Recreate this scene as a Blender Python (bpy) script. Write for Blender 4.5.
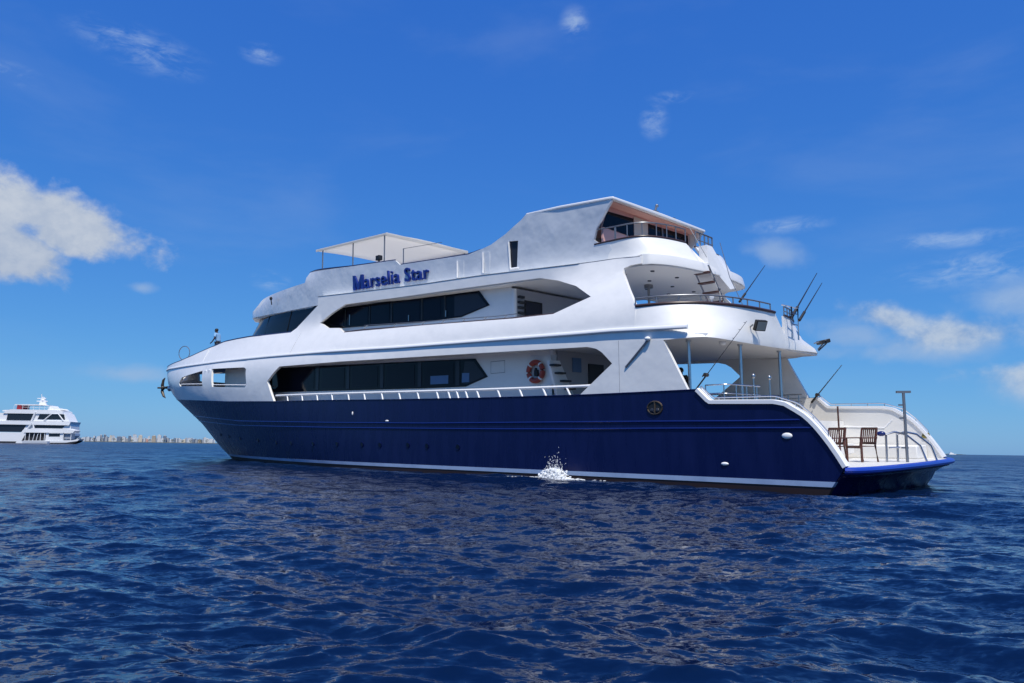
import bpy, bmesh, math, random
import numpy as np
from mathutils import Matrix, Vector
from mathutils.geometry import delaunay_2d_cdt

random.seed(7)
for o in list(bpy.data.objects):
    bpy.data.objects.remove(o)
scene = bpy.context.scene
COL = scene.collection

# ------------------------------------------------------------------ camera
cam = bpy.data.cameras.new('camera'); camera = bpy.data.objects.new('camera', cam); COL.objects.link(camera)
cam.sensor_width = 36.0; cam.lens = 741.22 / 1024 * 36.0
cam.clip_start = 0.1; cam.clip_end = 90000
EYE = 1.05                                  # somebody low in a dinghy
R = Vector((0.99989, -0.002102, 0.014648)); U = Vector((-0.014798, -0.14206, 0.989747)); F = Vector((0, 0.989856, 0.142075))
camera.matrix_world = Matrix(((R.x, U.x, -F.x, 0), (R.y, U.y, -F.y, 0), (R.z, U.z, -F.z, EYE), (0, 0, 0, 1)))
scene.camera = camera

# ------------------------------------------------------------------ light
SUN_BOAT = (-0.37, 0.265, 0.89)              # astern, a little to port, high
SUN_STRENGTH = 4.7
SKY_STRENGTH = 0.10
SKY_GRADE = ((0.31, 0.99), (0.575, 0.74), (0.87, 0.34))
EXPOSURE = 0.0
scene.view_settings.view_transform = 'Standard'; scene.view_settings.look = 'None'
scene.view_settings.gamma = 1.0; scene.view_settings.use_curve_mapping = False
scene.view_settings.exposure = EXPOSURE
scene.render.engine = 'CYCLES'
scene.cycles.max_bounces = 8; scene.cycles.sample_clamp_direct = 4.0; scene.cycles.sample_clamp_indirect = 4.0


# ---- yacht lines (boat frame: X forward from the stern corner, Y to port, Z up) ----
def lerp(z, pts):
    xs=[p[0] for p in pts]; ys=[p[1] for p in pts]
    return float(np.interp(z, xs, ys))
STEM=[(-1.0,42.0),(0.0,43.6),(0.76,45.2),(2.4,47.6),(3.6,50.2),(4.35,52.0),(4.95,53.2),(6.1,54.4),(7.0,55.0)]
HALF=[(-1.0,4.3),(0.0,4.487),(5.0,4.487),(5.7,4.36),(6.4,4.02),(7.45,3.42),(12,3.42)]
def plan(x,x0,xb,n,m):
    t=min(max((x-x0)/(xb-x0),0.0),1.0)
    return (1-t**n)**(1/m)
def side(x,z):
    """half breadth of hull and main superstructure skin"""
    k=min(max(z/4.0,0),1)
    return lerp(z,HALF)*plan(x,18+8*k,lerp(z,STEM),2.0+.4*k,1.35+.55*k)
TOPB=[(7,39.5),(9.65,39.5),(10.0,38.6),(10.3,36.8),(10.5,34.6),(10.7,32.0),(11.3,31.0)]
def top_side(x,z):
    """half breadth of the sun deck skin: leans out a little"""
    return (3.02+(z-7.5)*0.08)*plan(x,22,lerp(z,TOPB),3.0,2.5)
def glass_side(x,z):
    return 3.05*plan(x,22,lerp(z,[(7.3,39.8),(8.05,39.6),(9.1,38.2),(9.6,37.5)]),3.0,2.5)
# axes of the yacht in the world: towards the bow, to port, up the mast
BOW = (-0.713063, 0.701100, 0.000000)
PORT = (-0.700791, -0.712748, -0.029716)
MAST = (-0.020834, -0.021189, 0.999558)
ORIGIN = (11.4685, 22.8161, 0.1184)
SHEER = [(51.90, 4.33), (48.50, 4.18), (45.00, 4.01), (41.12, 3.83), (36.12, 3.59), (29.62, 3.37), (24.95, 3.27), (18.40, 3.09), (13.29, 2.97), (8.29, 2.89), (5.83, 2.88), (3.78, 2.88), (3.39, 2.50), (1.39, 2.44), (1.08, 2.37), (0.80, 2.20), (0.60, 2.07), (0.43, 1.92), (0.24, 1.71), (0.08, 1.50), (-0.07, 1.29), (-0.25, 1.01), (-0.43, 0.70)]
BOW_TOP = [(54.85, 6.95), (51.50, 6.92), (47.40, 6.95), (44.62, 7.10), (41.58, 7.38), (39.05, 7.58), (37.15, 7.57), (35.12, 7.53), (29.82, 7.26)]
RUB = [(54.70, 6.74), (53.50, 6.70), (50.48, 6.63), (47.95, 6.51), (41.72, 6.30), (37.04, 6.17), (30.79, 5.96), (24.35, 5.71), (18.55, 5.43), (12.20, 5.19), (8.25, 5.04), (6.96, 5.00), (4.01, 4.83)]
BOW_PORT_FWD = [(45.86, 5.24), (45.07, 5.59), (43.09, 5.67), (40.53, 5.75), (40.18, 4.73), (45.49, 4.99)]
BOW_PORT_AFT = [(38.80, 5.76), (33.72, 5.51), (33.40, 5.39), (33.15, 4.44), (33.39, 4.31), (38.41, 4.59)]
MAIN_OPENING = [(30.55, 4.52), (29.93, 4.89), (29.26, 5.26), (23.25, 5.10), (18.43, 4.92), (13.29, 4.73), (7.94, 4.52), (7.56, 4.43), (7.31, 4.28), (6.90, 3.88), (8.29, 2.90), (13.29, 2.99), (18.40, 3.11), (24.95, 3.29), (29.79, 3.40)]
UPPER_OPENING = [(26.91, 7.50), (25.75, 7.90), (24.50, 8.20), (19.91, 7.97), (16.33, 7.81), (12.52, 7.62), (11.04, 7.54), (10.04, 7.28), (8.99, 6.89), (8.08, 6.34), (8.81, 6.13), (9.65, 5.88), (11.74, 5.95), (17.58, 6.31), (23.89, 6.64), (24.61, 6.96), (25.77, 7.08)]
AFT_CUT = [(6.34, 7.30), (6.77, 7.33), (7.01, 7.26), (7.02, 7.12), (5.98, 5.71)]
GROOVE = [(27.18, 8.98), (24.11, 8.76), (18.42, 8.38), (14.42, 8.18), (9.05, 7.80), (8.02, 7.74), (7.46, 7.72), (6.41, 7.61)]
PILLAR = [(29.82, 7.26), (27.16, 8.48)]
TOP_GROOVE = [(28.58, 9.15), (24.56, 8.86), (18.82, 8.48), (14.78, 8.28), (9.35, 7.91), (8.30, 7.85), (7.78, 7.83)]
TOP_EDGE = [(29.11, 10.01), (28.87, 10.61), (24.45, 10.20), (20.64, 9.89), (20.25, 9.61), (17.66, 9.43), (15.42, 9.28), (14.87, 9.34), (14.44, 9.38), (14.00, 9.45), (13.12, 9.73), (12.67, 9.93), (12.21, 10.12), (11.91, 10.30), (10.13, 10.20), (7.77, 10.02), (7.69, 9.93), (8.47, 9.05), (8.63, 8.65), (8.45, 8.52)]
VISOR = [(37.65, 9.60), (36.73, 9.71), (36.13, 9.82), (33.71, 9.98), (31.33, 10.05), (35.48, 8.94), (32.36, 8.76), (27.86, 8.62)]
SLOT_BLIND_A = [(16.12, 9.11), (15.73, 9.06), (15.79, 8.35), (16.18, 8.37)]
SLOT_BLIND_B = [(14.48, 9.20), (14.09, 9.17), (14.16, 8.30), (14.56, 8.32)]
SLOT_OPEN = [(12.95, 9.39), (12.44, 9.33), (12.59, 8.28), (12.99, 8.30)]
TEXT_M = [(24.10, 8.90), (23.99, 9.67)]
TEXT_a = [(20.34, 8.73), (20.27, 9.46)]
TEXT_S = [(19.87, 8.74), (19.81, 9.46)]
TEXT_r = [(18.08, 8.62), (18.03, 9.24)]
STRAKE_A = [(42.30, 2.78), (34.68, 2.39), (23.99, 2.16), (16.99, 2.04), (12.19, 2.00), (9.21, 1.98), (5.29, 1.95), (2.43, 1.92), (0.69, 1.93)]
STRAKE_B = [(42.32, 2.45), (34.85, 2.13), (23.99, 1.92), (16.99, 1.82), (12.19, 1.76), (9.21, 1.74), (5.30, 1.73), (2.44, 1.72), (0.38, 1.71)]
PORTHOLES = [(35.50, 1.39), (32.50, 1.28), (29.98, 1.18), (28.12, 1.14), (25.70, 1.13), (23.38, 1.13), (21.23, 1.12), (19.83, 1.11), (17.80, 1.12), (16.51, 1.09), (14.57, 1.07)]
HULL_BITS = [(22.04, 2.56), (19.33, 2.17), (5.28, 2.37), (1.07, 1.50), (2.96, 0.70)]
GUARD_TOP = [(29.77, 3.70), (24.96, 3.60), (18.40, 3.43), (13.29, 3.30), (8.28, 3.20), (7.85, 3.20)]
GUARD_POSTS = [(28.38, 3.57), (26.84, 3.51), (25.37, 3.46), (23.99, 3.41), (22.55, 3.35), (21.22, 3.30), (19.84, 3.25), (18.54, 3.20), (17.24, 3.16), (15.95, 3.11), (15.22, 3.08), (14.70, 3.06), (14.16, 3.04), (13.49, 3.02), (12.32, 2.97), (11.16, 2.93), (9.99, 2.89), (8.87, 2.85)]
UPPER_SILL = [(23.89, 6.64), (22.45, 6.62), (17.58, 6.30), (11.74, 5.96), (9.65, 5.88)]
UPPER_GUARD = [(22.70, 6.91), (17.74, 6.54), (16.31, 6.45), (12.94, 6.22), (11.88, 6.19)]

BM = Matrix(((BOW[0], PORT[0], MAST[0], ORIGIN[0]), (BOW[1], PORT[1], MAST[1], ORIGIN[1]), (BOW[2], PORT[2], MAST[2], ORIGIN[2]), (0, 0, 0, 1)))
sun_dir = (BM.to_3x3() @ Vector(SUN_BOAT)).normalized()
sl = bpy.data.lights.new('sun', 'SUN'); sl.energy = SUN_STRENGTH; sl.angle = math.radians(0.5); sl.color = (1.0, 0.95, 0.86)
sun = bpy.data.objects.new('sun', sl); COL.objects.link(sun)
sun.rotation_euler = (-sun_dir).to_track_quat('-Z', 'Y').to_euler()
sun.location = (0, 0, 80)

# ------------------------------------------------------------------ sky
class Nodes:
    def __init__(self, tree):
        self.t = tree; tree.nodes.clear()
    def n(self, kind, **kw):
        nd = self.t.nodes.new(kind)
        for k, v in kw.items(): setattr(nd, k, v)
        return nd
    def link(self, a, b): self.t.links.new(a, b)
    def put(self, sock, v):
        if hasattr(v, 'is_linked') or hasattr(v, 'links'): self.link(v, sock)
        else: sock.default_value = v
    def m(self, op, a, b=None, c=None, clamp=False):
        nd = self.n('ShaderNodeMath', operation=op, use_clamp=clamp)
        self.put(nd.inputs[0], a)
        if b is not None: self.put(nd.inputs[1], b)
        if c is not None: self.put(nd.inputs[2], c)
        return nd.outputs[0]
    def ramp(self, x, lo, hi):
        nd = self.n('ShaderNodeMapRange', interpolation_type='SMOOTHSTEP')
        self.put(nd.inputs[0], x); nd.inputs[1].default_value = lo; nd.inputs[2].default_value = hi
        return nd.outputs[0]
    def mix(self, fac, a, b, mode='MIX'):
        nd = self.n('ShaderNodeMix', data_type='RGBA', blend_type=mode)
        self.put(nd.inputs[0], fac); self.put(nd.inputs[6], a); self.put(nd.inputs[7], b)
        return nd.outputs[2]

world = bpy.data.worlds.new('World'); scene.world = world; world.use_nodes = True
W = Nodes(world.node_tree)
sky = W.n('ShaderNodeTexSky', sky_type='NISHITA')
sky.sun_disc = False
sky.sun_elevation = math.asin(sun_dir.z); sky.sun_rotation = math.atan2(sun_dir.x, sun_dir.y)
sky.air_density = 1.0; sky.dust_density = 0.3; sky.ozone_density = 2.0; sky.altitude = 0
# grade the raw sky towards the deep tropical blue of the photograph, channel by channel
rgb = W.n('ShaderNodeSeparateColor'); W.link(sky.outputs[0], rgb.inputs[0])
gm = W.n('ShaderNodeCombineColor')
for i, (k, g) in enumerate(SKY_GRADE):
    W.link(W.m('MULTIPLY', W.m('POWER', W.m('MULTIPLY', rgb.outputs[i], 0.1), g), k * 10.0), gm.inputs[i])
tc = W.n('ShaderNodeTexCoord')
sep = W.n('ShaderNodeSeparateXYZ'); W.link(tc.outputs['Generated'], sep.inputs[0])
az = W.m('MULTIPLY', W.m('ARCTAN2', sep.outputs[0], sep.outputs[1]), 57.2958)
el = W.m('MULTIPLY', W.m('ARCSINE', sep.outputs[2]), 57.2958)
def sky_noise(scale, stretch, detail, rough, seed, dist=0.0, slant=0.0):
    cb = W.n('ShaderNodeCombineXYZ')
    W.link(W.m('DIVIDE', W.m('ADD', az, W.m('MULTIPLY', el, slant)), stretch), cb.inputs[0]); W.link(el, cb.inputs[1]); cb.inputs[2].default_value = seed
    nz = W.n('ShaderNodeTexNoise'); nz.inputs['Scale'].default_value = scale; nz.inputs['Detail'].default_value = detail
    nz.inputs['Roughness'].default_value = rough; nz.inputs['Distortion'].default_value = dist
    W.link(cb.outputs[0], nz.inputs['Vector']); return nz.outputs[0]
def blob(a0, e0, wa, we, tilt=0.0):
    """1 in the middle of a cloud, falling to 0 at its rim"""
    da = W.m('SUBTRACT', az, a0); de = W.m('SUBTRACT', W.m('SUBTRACT', el, e0), W.m('MULTIPLY', da, tilt))
    r = W.m('SQRT', W.m('ADD', W.m('POWER', W.m('ABSOLUTE', W.m('DIVIDE', da, wa)), 2.0), W.m('POWER', W.m('ABSOLUTE', W.m('DIVIDE', de, we)), 2.0)))
    return W.m('SUBTRACT', 1.0, r)
def vmax(*xs):
    r = xs[0]
    for x in xs[1:]: r = W.m('MAXIMUM', r, x)
    return r
puff = sky_noise(0.42, 1.25, 7, 0.52, 3.1, 0.2)
puff_fine = sky_noise(1.5, 1.2, 6, 0.6, 9.2, 0.2)
wisp = sky_noise(0.5, 3.2, 8, 0.62, 5.5, 0.6, slant=0.8)
wisp2 = sky_noise(0.9, 2.0, 8, 0.65, 8.5, 0.8, slant=-0.6)
veil = sky_noise(0.16, 3.5, 6, 0.55, 1.7, 0.3)
# heaped clouds: left of the yacht and right of it
cum = vmax(blob(-32.2, 14.5, 7.4, 2.3, -0.20), blob(-38.5, 14.2, 8.0, 3.2, -0.12), blob(-35.2, 12.4, 5.0, 2.5, -0.2), blob(-32.0, 13.4, 3.6, 1.7, -0.2))
cumr = vmax(blob(27.4, 9.2, 3.6, 1.35, -0.30), blob(31.0, 8.0, 6.0, 1.5, -0.05), blob(39.0, 4.9, 8.5, 1.5, 0.0))
nz1 = W.m('ADD', W.m('MULTIPLY', W.m('SUBTRACT', puff, 0.5), 1.35), W.m('MULTIPLY', W.m('SUBTRACT', puff_fine, 0.5), 0.40))
d1 = W.ramp(W.m('ADD', cum, nz1), 0.0, 0.55)
d2 = W.m('MULTIPLY', W.ramp(W.m('ADD', cumr, nz1), 0.0, 1.0), 0.85)
# soft grey smudges and thin cirrus
soft = vmax(blob(20.0, 14.3, 3.2, 1.5, -0.2), blob(25.5, 8.2, 4.0, 1.6, -0.2), blob(-27.0, 10.6, 1.6, 0.6), blob(38.0, 4.4, 8.0, 1.6, 0.0), blob(-27.5, 4.6, 3.5, 1.0), blob(36.0, 10.0, 6.0, 2.0), blob(30.0, 7.0, 9.0, 1.2))
d3 = W.m('MULTIPLY', W.ramp(W.m('ADD', soft, W.m('MULTIPLY', W.m('SUBTRACT', puff, 0.5), 1.6)), 0.0, 0.9), 0.55)
thin = vmax(blob(-28.5, 26.3, 6.0, 1.8, -0.1), blob(-20.2, 27.6, 2.0, 0.9), blob(4.8, 31.3, 1.6, 1.5), blob(11.2, 24.5, 1.5, 1.7), blob(33.5, 12.2, 8.0, 1.6, 0.05), blob(31.0, 14.2, 6.0, 0.8, -0.03), blob(36.5, 9.8, 5.0, 1.2, 0.0), blob(-36.5, 22.8, 3.0, 1.0), blob(12.5, 26.0, 2.4, 0.6), blob(21.0, 16.3, 4.0, 0.8), blob(-18.5, 12.0, 1.8, 1.0))
wv = W.m('ADD', W.m('MULTIPLY', wisp, 0.6), W.m('MULTIPLY', wisp2, 0.4))
d4 = W.m('MULTIPLY', W.m('MULTIPLY', W.ramp(thin, 0.0, 0.9), W.ramp(wv, 0.42, 0.68)), 0.6)
d5 = W.m('MULTIPLY', W.m('MULTIPLY', W.ramp(veil, 0.5, 0.8), W.ramp(el, 1.0, 6.0)), 0.10)
# cloud light: sunlit tops, grey bellies, from the noise itself
lit = W.ramp(W.m('ADD', W.m('MULTIPLY', puff_fine, 0.5), W.m('MULTIPLY', puff, 0.7)), 0.42, 0.80)
top = W.ramp(W.m('ADD', W.m('SUBTRACT', el, W.m('MULTIPLY', W.m('ADD', az, 33.0), -0.22)), W.m('MULTIPLY', W.m('SUBTRACT', puff, 0.5), 3.0)), 10.5, 14.5)
CW, CG = (5.4, 6.0, 7.0, 1), (3.3, 4.2, 5.9, 1)
colL = W.mix(W.m('MULTIPLY', W.m('ADD', W.m('MULTIPLY', lit, 0.55), W.m('MULTIPLY', top, 0.45)), 1.0, clamp=True), CG, CW)
colR = W.mix(lit, (2.6, 3.8, 6.0, 1), (5.2, 6.0, 7.1, 1))
c = W.mix(d5, gm.outputs[0], (4.5, 5.6, 7.4, 1))
c = W.mix(d4, c, (4.6, 6.0, 8.0, 1))
c = W.mix(d3, c, (3.6, 4.9, 7.0, 1))
c = W.mix(d2, c, colR)
c = W.mix(d1, c, colL)
bg = W.n('ShaderNodeBackground'); bg.inputs['Strength'].default_value = SKY_STRENGTH
W.link(c, bg.inputs['Color'])
wo = W.n('ShaderNodeOutputWorld'); W.link(bg.outputs[0], wo.inputs['Surface'])

# ------------------------------------------------------------------ materials
MATS = {}
def mat(name, col, rough=0.5, metal=0.0, coat=0.0, spec=0.5, mottle=None, bump=None, emit=None, trans=0.0):
    if name in MATS: return MATS[name]
    m = bpy.data.materials.new(name); m.use_nodes = True
    N = Nodes(m.node_tree)
    b = N.n('ShaderNodeBsdfPrincipled'); out = N.n('ShaderNodeOutputMaterial'); N.link(b.outputs[0], out.inputs['Surface'])
    b.inputs['Roughness'].default_value = rough; b.inputs['Metallic'].default_value = metal
    b.inputs['Coat Weight'].default_value = coat; b.inputs['Coat Roughness'].default_value = 0.05
    b.inputs['Specular IOR Level'].default_value = spec; b.inputs['Transmission Weight'].default_value = trans
    b.inputs['Base Color'].default_value = (*col, 1)
    tcn = N.n('ShaderNodeTexCoord')
    if mottle:
        sc, amt, other, *zs = mottle
        mp = N.n('ShaderNodeMapping'); N.link(tcn.outputs['Object'], mp.inputs[0]); mp.inputs['Scale'].default_value = (sc * 0.6, sc * 0.6, sc * (zs[0] if zs else 1.0))
        z = N.n('ShaderNodeTexNoise'); z.inputs['Scale'].default_value = 1.0; z.inputs['Detail'].default_value = 7; z.inputs['Roughness'].default_value = 0.62
        N.link(mp.outputs[0], z.inputs['Vector'])
        c0 = N.mix(N.m('MULTIPLY', N.ramp(z.outputs[0], 0.38, 0.72), amt), (*col, 1), (*other, 1))
        N.link(c0, b.inputs['Base Color'])
        N.link(N.m('ADD', rough, N.m('MULTIPLY', N.m('SUBTRACT', z.outputs[0], 0.5), 0.25)), b.inputs['Roughness'])
    if bump:
        z2 = N.n('ShaderNodeTexNoise'); z2.inputs['Scale'].default_value = bump[0]; z2.inputs['Detail'].default_value = 3
        N.link(tcn.outputs['Object'], z2.inputs['Vector'])
        bn = N.n('ShaderNodeBump'); bn.inputs['Strength'].default_value = bump[1]; bn.inputs['Distance'].default_value = bump[2]
        N.link(z2.outputs[0], bn.inputs['Height']); N.link(bn.outputs[0], b.inputs['Normal'])
    MATS[name] = m
    return m

WHITE = mat('white_gelcoat', (0.82, 0.81, 0.785), 0.34, coat=0.15, mottle=(2.2, 0.35, (0.70, 0.70, 0.69)), bump=(0.9, 0.35, 0.08))
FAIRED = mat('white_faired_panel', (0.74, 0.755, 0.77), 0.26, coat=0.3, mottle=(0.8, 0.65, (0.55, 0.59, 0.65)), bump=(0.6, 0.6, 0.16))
INNER = mat('white_deckhead', (0.72, 0.72, 0.72), 0.5)
LINER = mat('white_liner', (0.78, 0.76, 0.72), 0.45, mottle=(1.1, 0.4, (0.62, 0.60, 0.55)))
GREYIN = mat('grey_interior', (0.36, 0.37, 0.40), 0.6)
PORTH = mat('dark_port_glass', (0.002, 0.004, 0.014), 0.3, spec=0.2)
DARKIN = mat('dark_interior', (0.025, 0.027, 0.032), 0.6)
NAVY = mat('navy_topcoat', (0.0025, 0.0062, 0.052), 0.28, coat=0.0, spec=0.24, mottle=(4.0, 0.7, (0.0058, 0.0115, 0.072), 0.10), bump=(0.5, 0.2, 0.05))
STRAKEB = mat('brightened_navy', (0.006, 0.016, 0.12), 0.3)  # brighter than the hull: sun caught along the strakes, put into the colour
BLUE = mat('bright_blue_rubber', (0.012, 0.045, 0.36), 0.35)
STRIPE = mat('pale_boot_stripe', (0.32, 0.42, 0.60), 0.4, mottle=(1.5, 0.7, (0.20, 0.28, 0.44)))
ANTIFOUL = mat('red_brown_antifouling', (0.035, 0.016, 0.014), 0.6, mottle=(1.2, 0.7, (0.018, 0.012, 0.014)))
GLASS = mat('dark_window_glass', (0.004, 0.006, 0.013), 0.06, spec=0.12)
GLASS2 = mat('blue_grey_window_pane', (0.006, 0.008, 0.018), 0.09, spec=0.10)
PANE = mat('grey_pane', (0.028, 0.033, 0.048), 0.15, spec=0.15)
SKYBLUE = mat('painted_sky_blue', (0.08, 0.17, 0.32), 0.5)  # sky seen through the cabin windows, painted on panes; also the notice board
STEEL = mat('brushed_steel', (0.50, 0.51, 0.53), 0.28, metal=1.0)
DULL = mat('dull_grey_tube', (0.22, 0.23, 0.25), 0.4, metal=0.6)
WHITEPAINT = mat('white_paint', (0.82, 0.82, 0.82), 0.4)
REDWOOD = mat('varnished_red_wood', (0.10, 0.035, 0.022), 0.35, mottle=(9, 0.6, (0.06, 0.022, 0.015)))
CAPWOOD = mat('dark_cap_rail', (0.055, 0.028, 0.026), 0.4)
NAVYCAP = mat('navy_cap_rail', (0.01, 0.018, 0.07), 0.35)
BLACK = mat('black_rubber', (0.012, 0.012, 0.013), 0.55)
LETTER = mat('blue_letters', (0.006, 0.025, 0.22), 0.35)
SALMON = mat('salmon_panelling', (0.72, 0.39, 0.33), 0.5, mottle=(0.8, 0.4, (0.76, 0.45, 0.39)))
BEIGE = mat('beige_panelling', (0.60, 0.50, 0.40), 0.55)
CANVAS = mat('white_canopy', (0.82, 0.80, 0.76), 0.6)
_n = Nodes.__new__(Nodes); _n.t = CANVAS.node_tree                      # thin cloth: part of the sunlight comes through
_tl = _n.n('ShaderNodeBsdfTranslucent'); _tl.inputs[0].default_value = (0.86, 0.85, 0.83, 1); _mx = _n.n('ShaderNodeMixShader'); _mx.inputs[0].default_value = 0.6
_n.link([q for q in CANVAS.node_tree.nodes if q.type == 'BSDF_PRINCIPLED'][0].outputs[0], _mx.inputs[1]); _n.link(_tl.outputs[0], _mx.inputs[2]); _n.link(_mx.outputs[0], [q for q in CANVAS.node_tree.nodes if q.type == 'OUTPUT_MATERIAL'][0].inputs[0])
RED = mat('red_orange_ring', (0.36, 0.055, 0.04), 0.5)
SEAM = mat('grey_seam', (0.20, 0.21, 0.23), 0.6)
RODM = mat('dark_rod', (0.02, 0.022, 0.028), 0.35)
SKIN = mat('dark_skin', (0.055, 0.03, 0.02), 0.5)
HAIR = mat('black_hair', (0.008, 0.007, 0.007), 0.6)
SHIRT = mat('light_blue_shirt', (0.22, 0.42, 0.66), 0.8)
TROUSERS = mat('grey_trousers', (0.05, 0.055, 0.065), 0.8)
DARKSHIRT = mat('black_shirt', (0.014, 0.014, 0.017), 0.8)
TEAK = mat('grey_teak_deck', (0.42, 0.38, 0.33), 0.6)
DECKW = mat('pale_deck', (0.62, 0.61, 0.58), 0.6)
ANCH = mat('weathered_steel', (0.045, 0.04, 0.036), 0.5, metal=0.4, mottle=(6, 0.6, (0.16, 0.10, 0.05)))
ROPE = mat('olive_rope', (0.20, 0.17, 0.05), 0.85)
FOAM = mat('white_water', (0.86, 0.88, 0.90), 0.6)
LAMPGL = mat('lamp_glass', (0.22, 0.25, 0.25), 0.25)

# ------------------------------------------------------------------ mesh helpers
def v3(p): return Vector(p)
BOAT_PARTS = False
class MB:
    def __init__(self): self.v = []; self.f = []
    def add(self, vs, fs):
        k = len(self.v); self.v += [tuple(p) for p in vs]; self.f += [[i + k for i in f] for f in fs]; return self
    def box(self, c, s, rz=0.0, M=None):
        M = M or Matrix.Rotation(rz, 3, 'Z')
        vs = [v3(c) + M @ v3((sx * s[0] / 2, sy * s[1] / 2, sz * s[2] / 2)) for sx in (-1, 1) for sy in (-1, 1) for sz in (-1, 1)]
        return self.add(vs, [(0, 1, 3, 2), (4, 6, 7, 5), (0, 4, 5, 1), (2, 3, 7, 6), (0, 2, 6, 4), (1, 5, 7, 3)])
    def tube(self, path, r, n=8, closed=False):
        path = [v3(p) for p in path]; rs = r if isinstance(r, (list, tuple)) else [r] * len(path)
        rings = []; up = Vector((0, 0, 1)); m = len(path)
        for i, p in enumerate(path):
            if closed: d = path[(i + 1) % m] - path[i - 1]
            else: d = path[min(i + 1, m - 1)] - path[max(i - 1, 0)]
            d.normalize()
            a = d.cross(up)
            if a.length < 1e-3: a = d.cross(Vector((1, 0, 0)))
            a.normalize(); b = a.cross(d)
            rings.append([p + (a * math.cos(t) + b * math.sin(t)) * rs[i] for t in [2 * math.pi * k / n for k in range(n)]])
        vs = [q for ring in rings for q in ring]; fs = []
        for i in range(m if closed else m - 1):
            j = (i + 1) % m
            for k in range(n): fs.append((i * n + k, i * n + (k + 1) % n, j * n + (k + 1) % n, j * n + k))
        if not closed: fs += [tuple(range(n))[::-1], tuple((m - 1) * n + k for k in range(n))]
        return self.add(vs, fs)
    def grid(self, rows):
        n = len(rows[0]); vs = [p for r in rows for p in r]; fs = []
        for i in range(len(rows) - 1):
            for k in range(n - 1): fs.append((i * n + k, i * n + k + 1, (i + 1) * n + k + 1, (i + 1) * n + k))
        return self.add(vs, fs)
    def prism(self, ring, d):
        """a flat ring of points pushed along d"""
        n = len(ring); d = v3(d); vs = [v3(p) for p in ring] + [v3(p) + d for p in ring]
        return self.add(vs, [tuple(range(n))[::-1], tuple(range(n, 2 * n))] + [(k, (k + 1) % n, n + (k + 1) % n, n + k) for k in range(n)])
    def ball(self, c, r, n=10, m=7, M=None):
        rx, ry, rz = r if isinstance(r, (tuple, list)) else (r, r, r); vs = []; fs = []
        for i in range(m + 1):
            th = math.pi * i / m
            for k in range(n):
                ph = 2 * math.pi * k / n
                q = Vector((rx * math.sin(th) * math.cos(ph), ry * math.sin(th) * math.sin(ph), rz * math.cos(th)))
                vs.append(v3(c) + (M @ q if M else q))
        for i in range(m):
            for k in range(n): fs.append((i * n + k, (i + 1) * n + k, (i + 1) * n + (k + 1) % n, i * n + (k + 1) % n))
        return self.add(vs, fs)
    def build(self, name, m, parent=None, smooth=True, angle=38, solid=0.0, bevel=0.0):
        # a mirrored pair with nothing across the centre line is two parts
        if self.f and parent is not None:
            sg = [(min(self.v[i][1] for i in f), max(self.v[i][1] for i in f)) for f in self.f]
            if all(a > 0.02 or b < -0.02 for a, b in sg) and any(a > 0.02 for a, b in sg) and any(b < -0.02 for a, b in sg) and parent.get('category') in (None, 'yacht') and BOAT_PARTS:
                r = None
                for w in (0, 1):
                    h = MB(); h.v = self.v; h.f = [f for f, (a, b) in zip(self.f, sg) if (a > 0.02) == (w == 0)]
                    q = h.build1(name, m, parent, smooth, angle, solid, bevel); r = r or q
                return r
        return self.build1(name, m, parent, smooth, angle, solid, bevel)
    def build1(self, name, m, parent, smooth, angle, solid, bevel):
        me = bpy.data.meshes.new(name); me.from_pydata(self.v, [], self.f)
        bm = bmesh.new(); bm.from_mesh(me); bmesh.ops.delete(bm, geom=[v for v in bm.verts if not v.link_faces], context='VERTS'); bmesh.ops.remove_doubles(bm, verts=bm.verts, dist=1e-4); bmesh.ops.dissolve_degenerate(bm, edges=bm.edges, dist=1e-5); bmesh.ops.recalc_face_normals(bm, faces=bm.faces); bm.to_mesh(me); bm.free()
        me.materials.append(m)
        if smooth:
            me.polygons.foreach_set('use_smooth', [True] * len(me.polygons)); me.set_sharp_from_angle(angle=math.radians(angle))
        o = bpy.data.objects.new(name, me); COL.objects.link(o)
        if parent is not None: o.parent = parent
        if bevel:
            b = o.modifiers.new('bevel', 'BEVEL'); b.width = bevel; b.segments = 2; b.limit_method = 'ANGLE'
        if solid:
            s = o.modifiers.new('solidify', 'SOLIDIFY'); s.thickness = solid; s.offset = 0
        return o
def tag(o, label, cat, group=None, kind=None):
    o['label'] = label; o['category'] = cat
    if group: o['group'] = group
    if kind: o['kind'] = kind
    return o
def empty(name, M): 
    o = bpy.data.objects.new(name, None); COL.objects.link(o); o.matrix_world = M; o.empty_display_size = 0.2; return o
def on_boat(x, y, z, rz=0.0): return BM @ Matrix.Translation((x, y, z)) @ Matrix.Rotation(rz, 4, 'Z')

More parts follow.
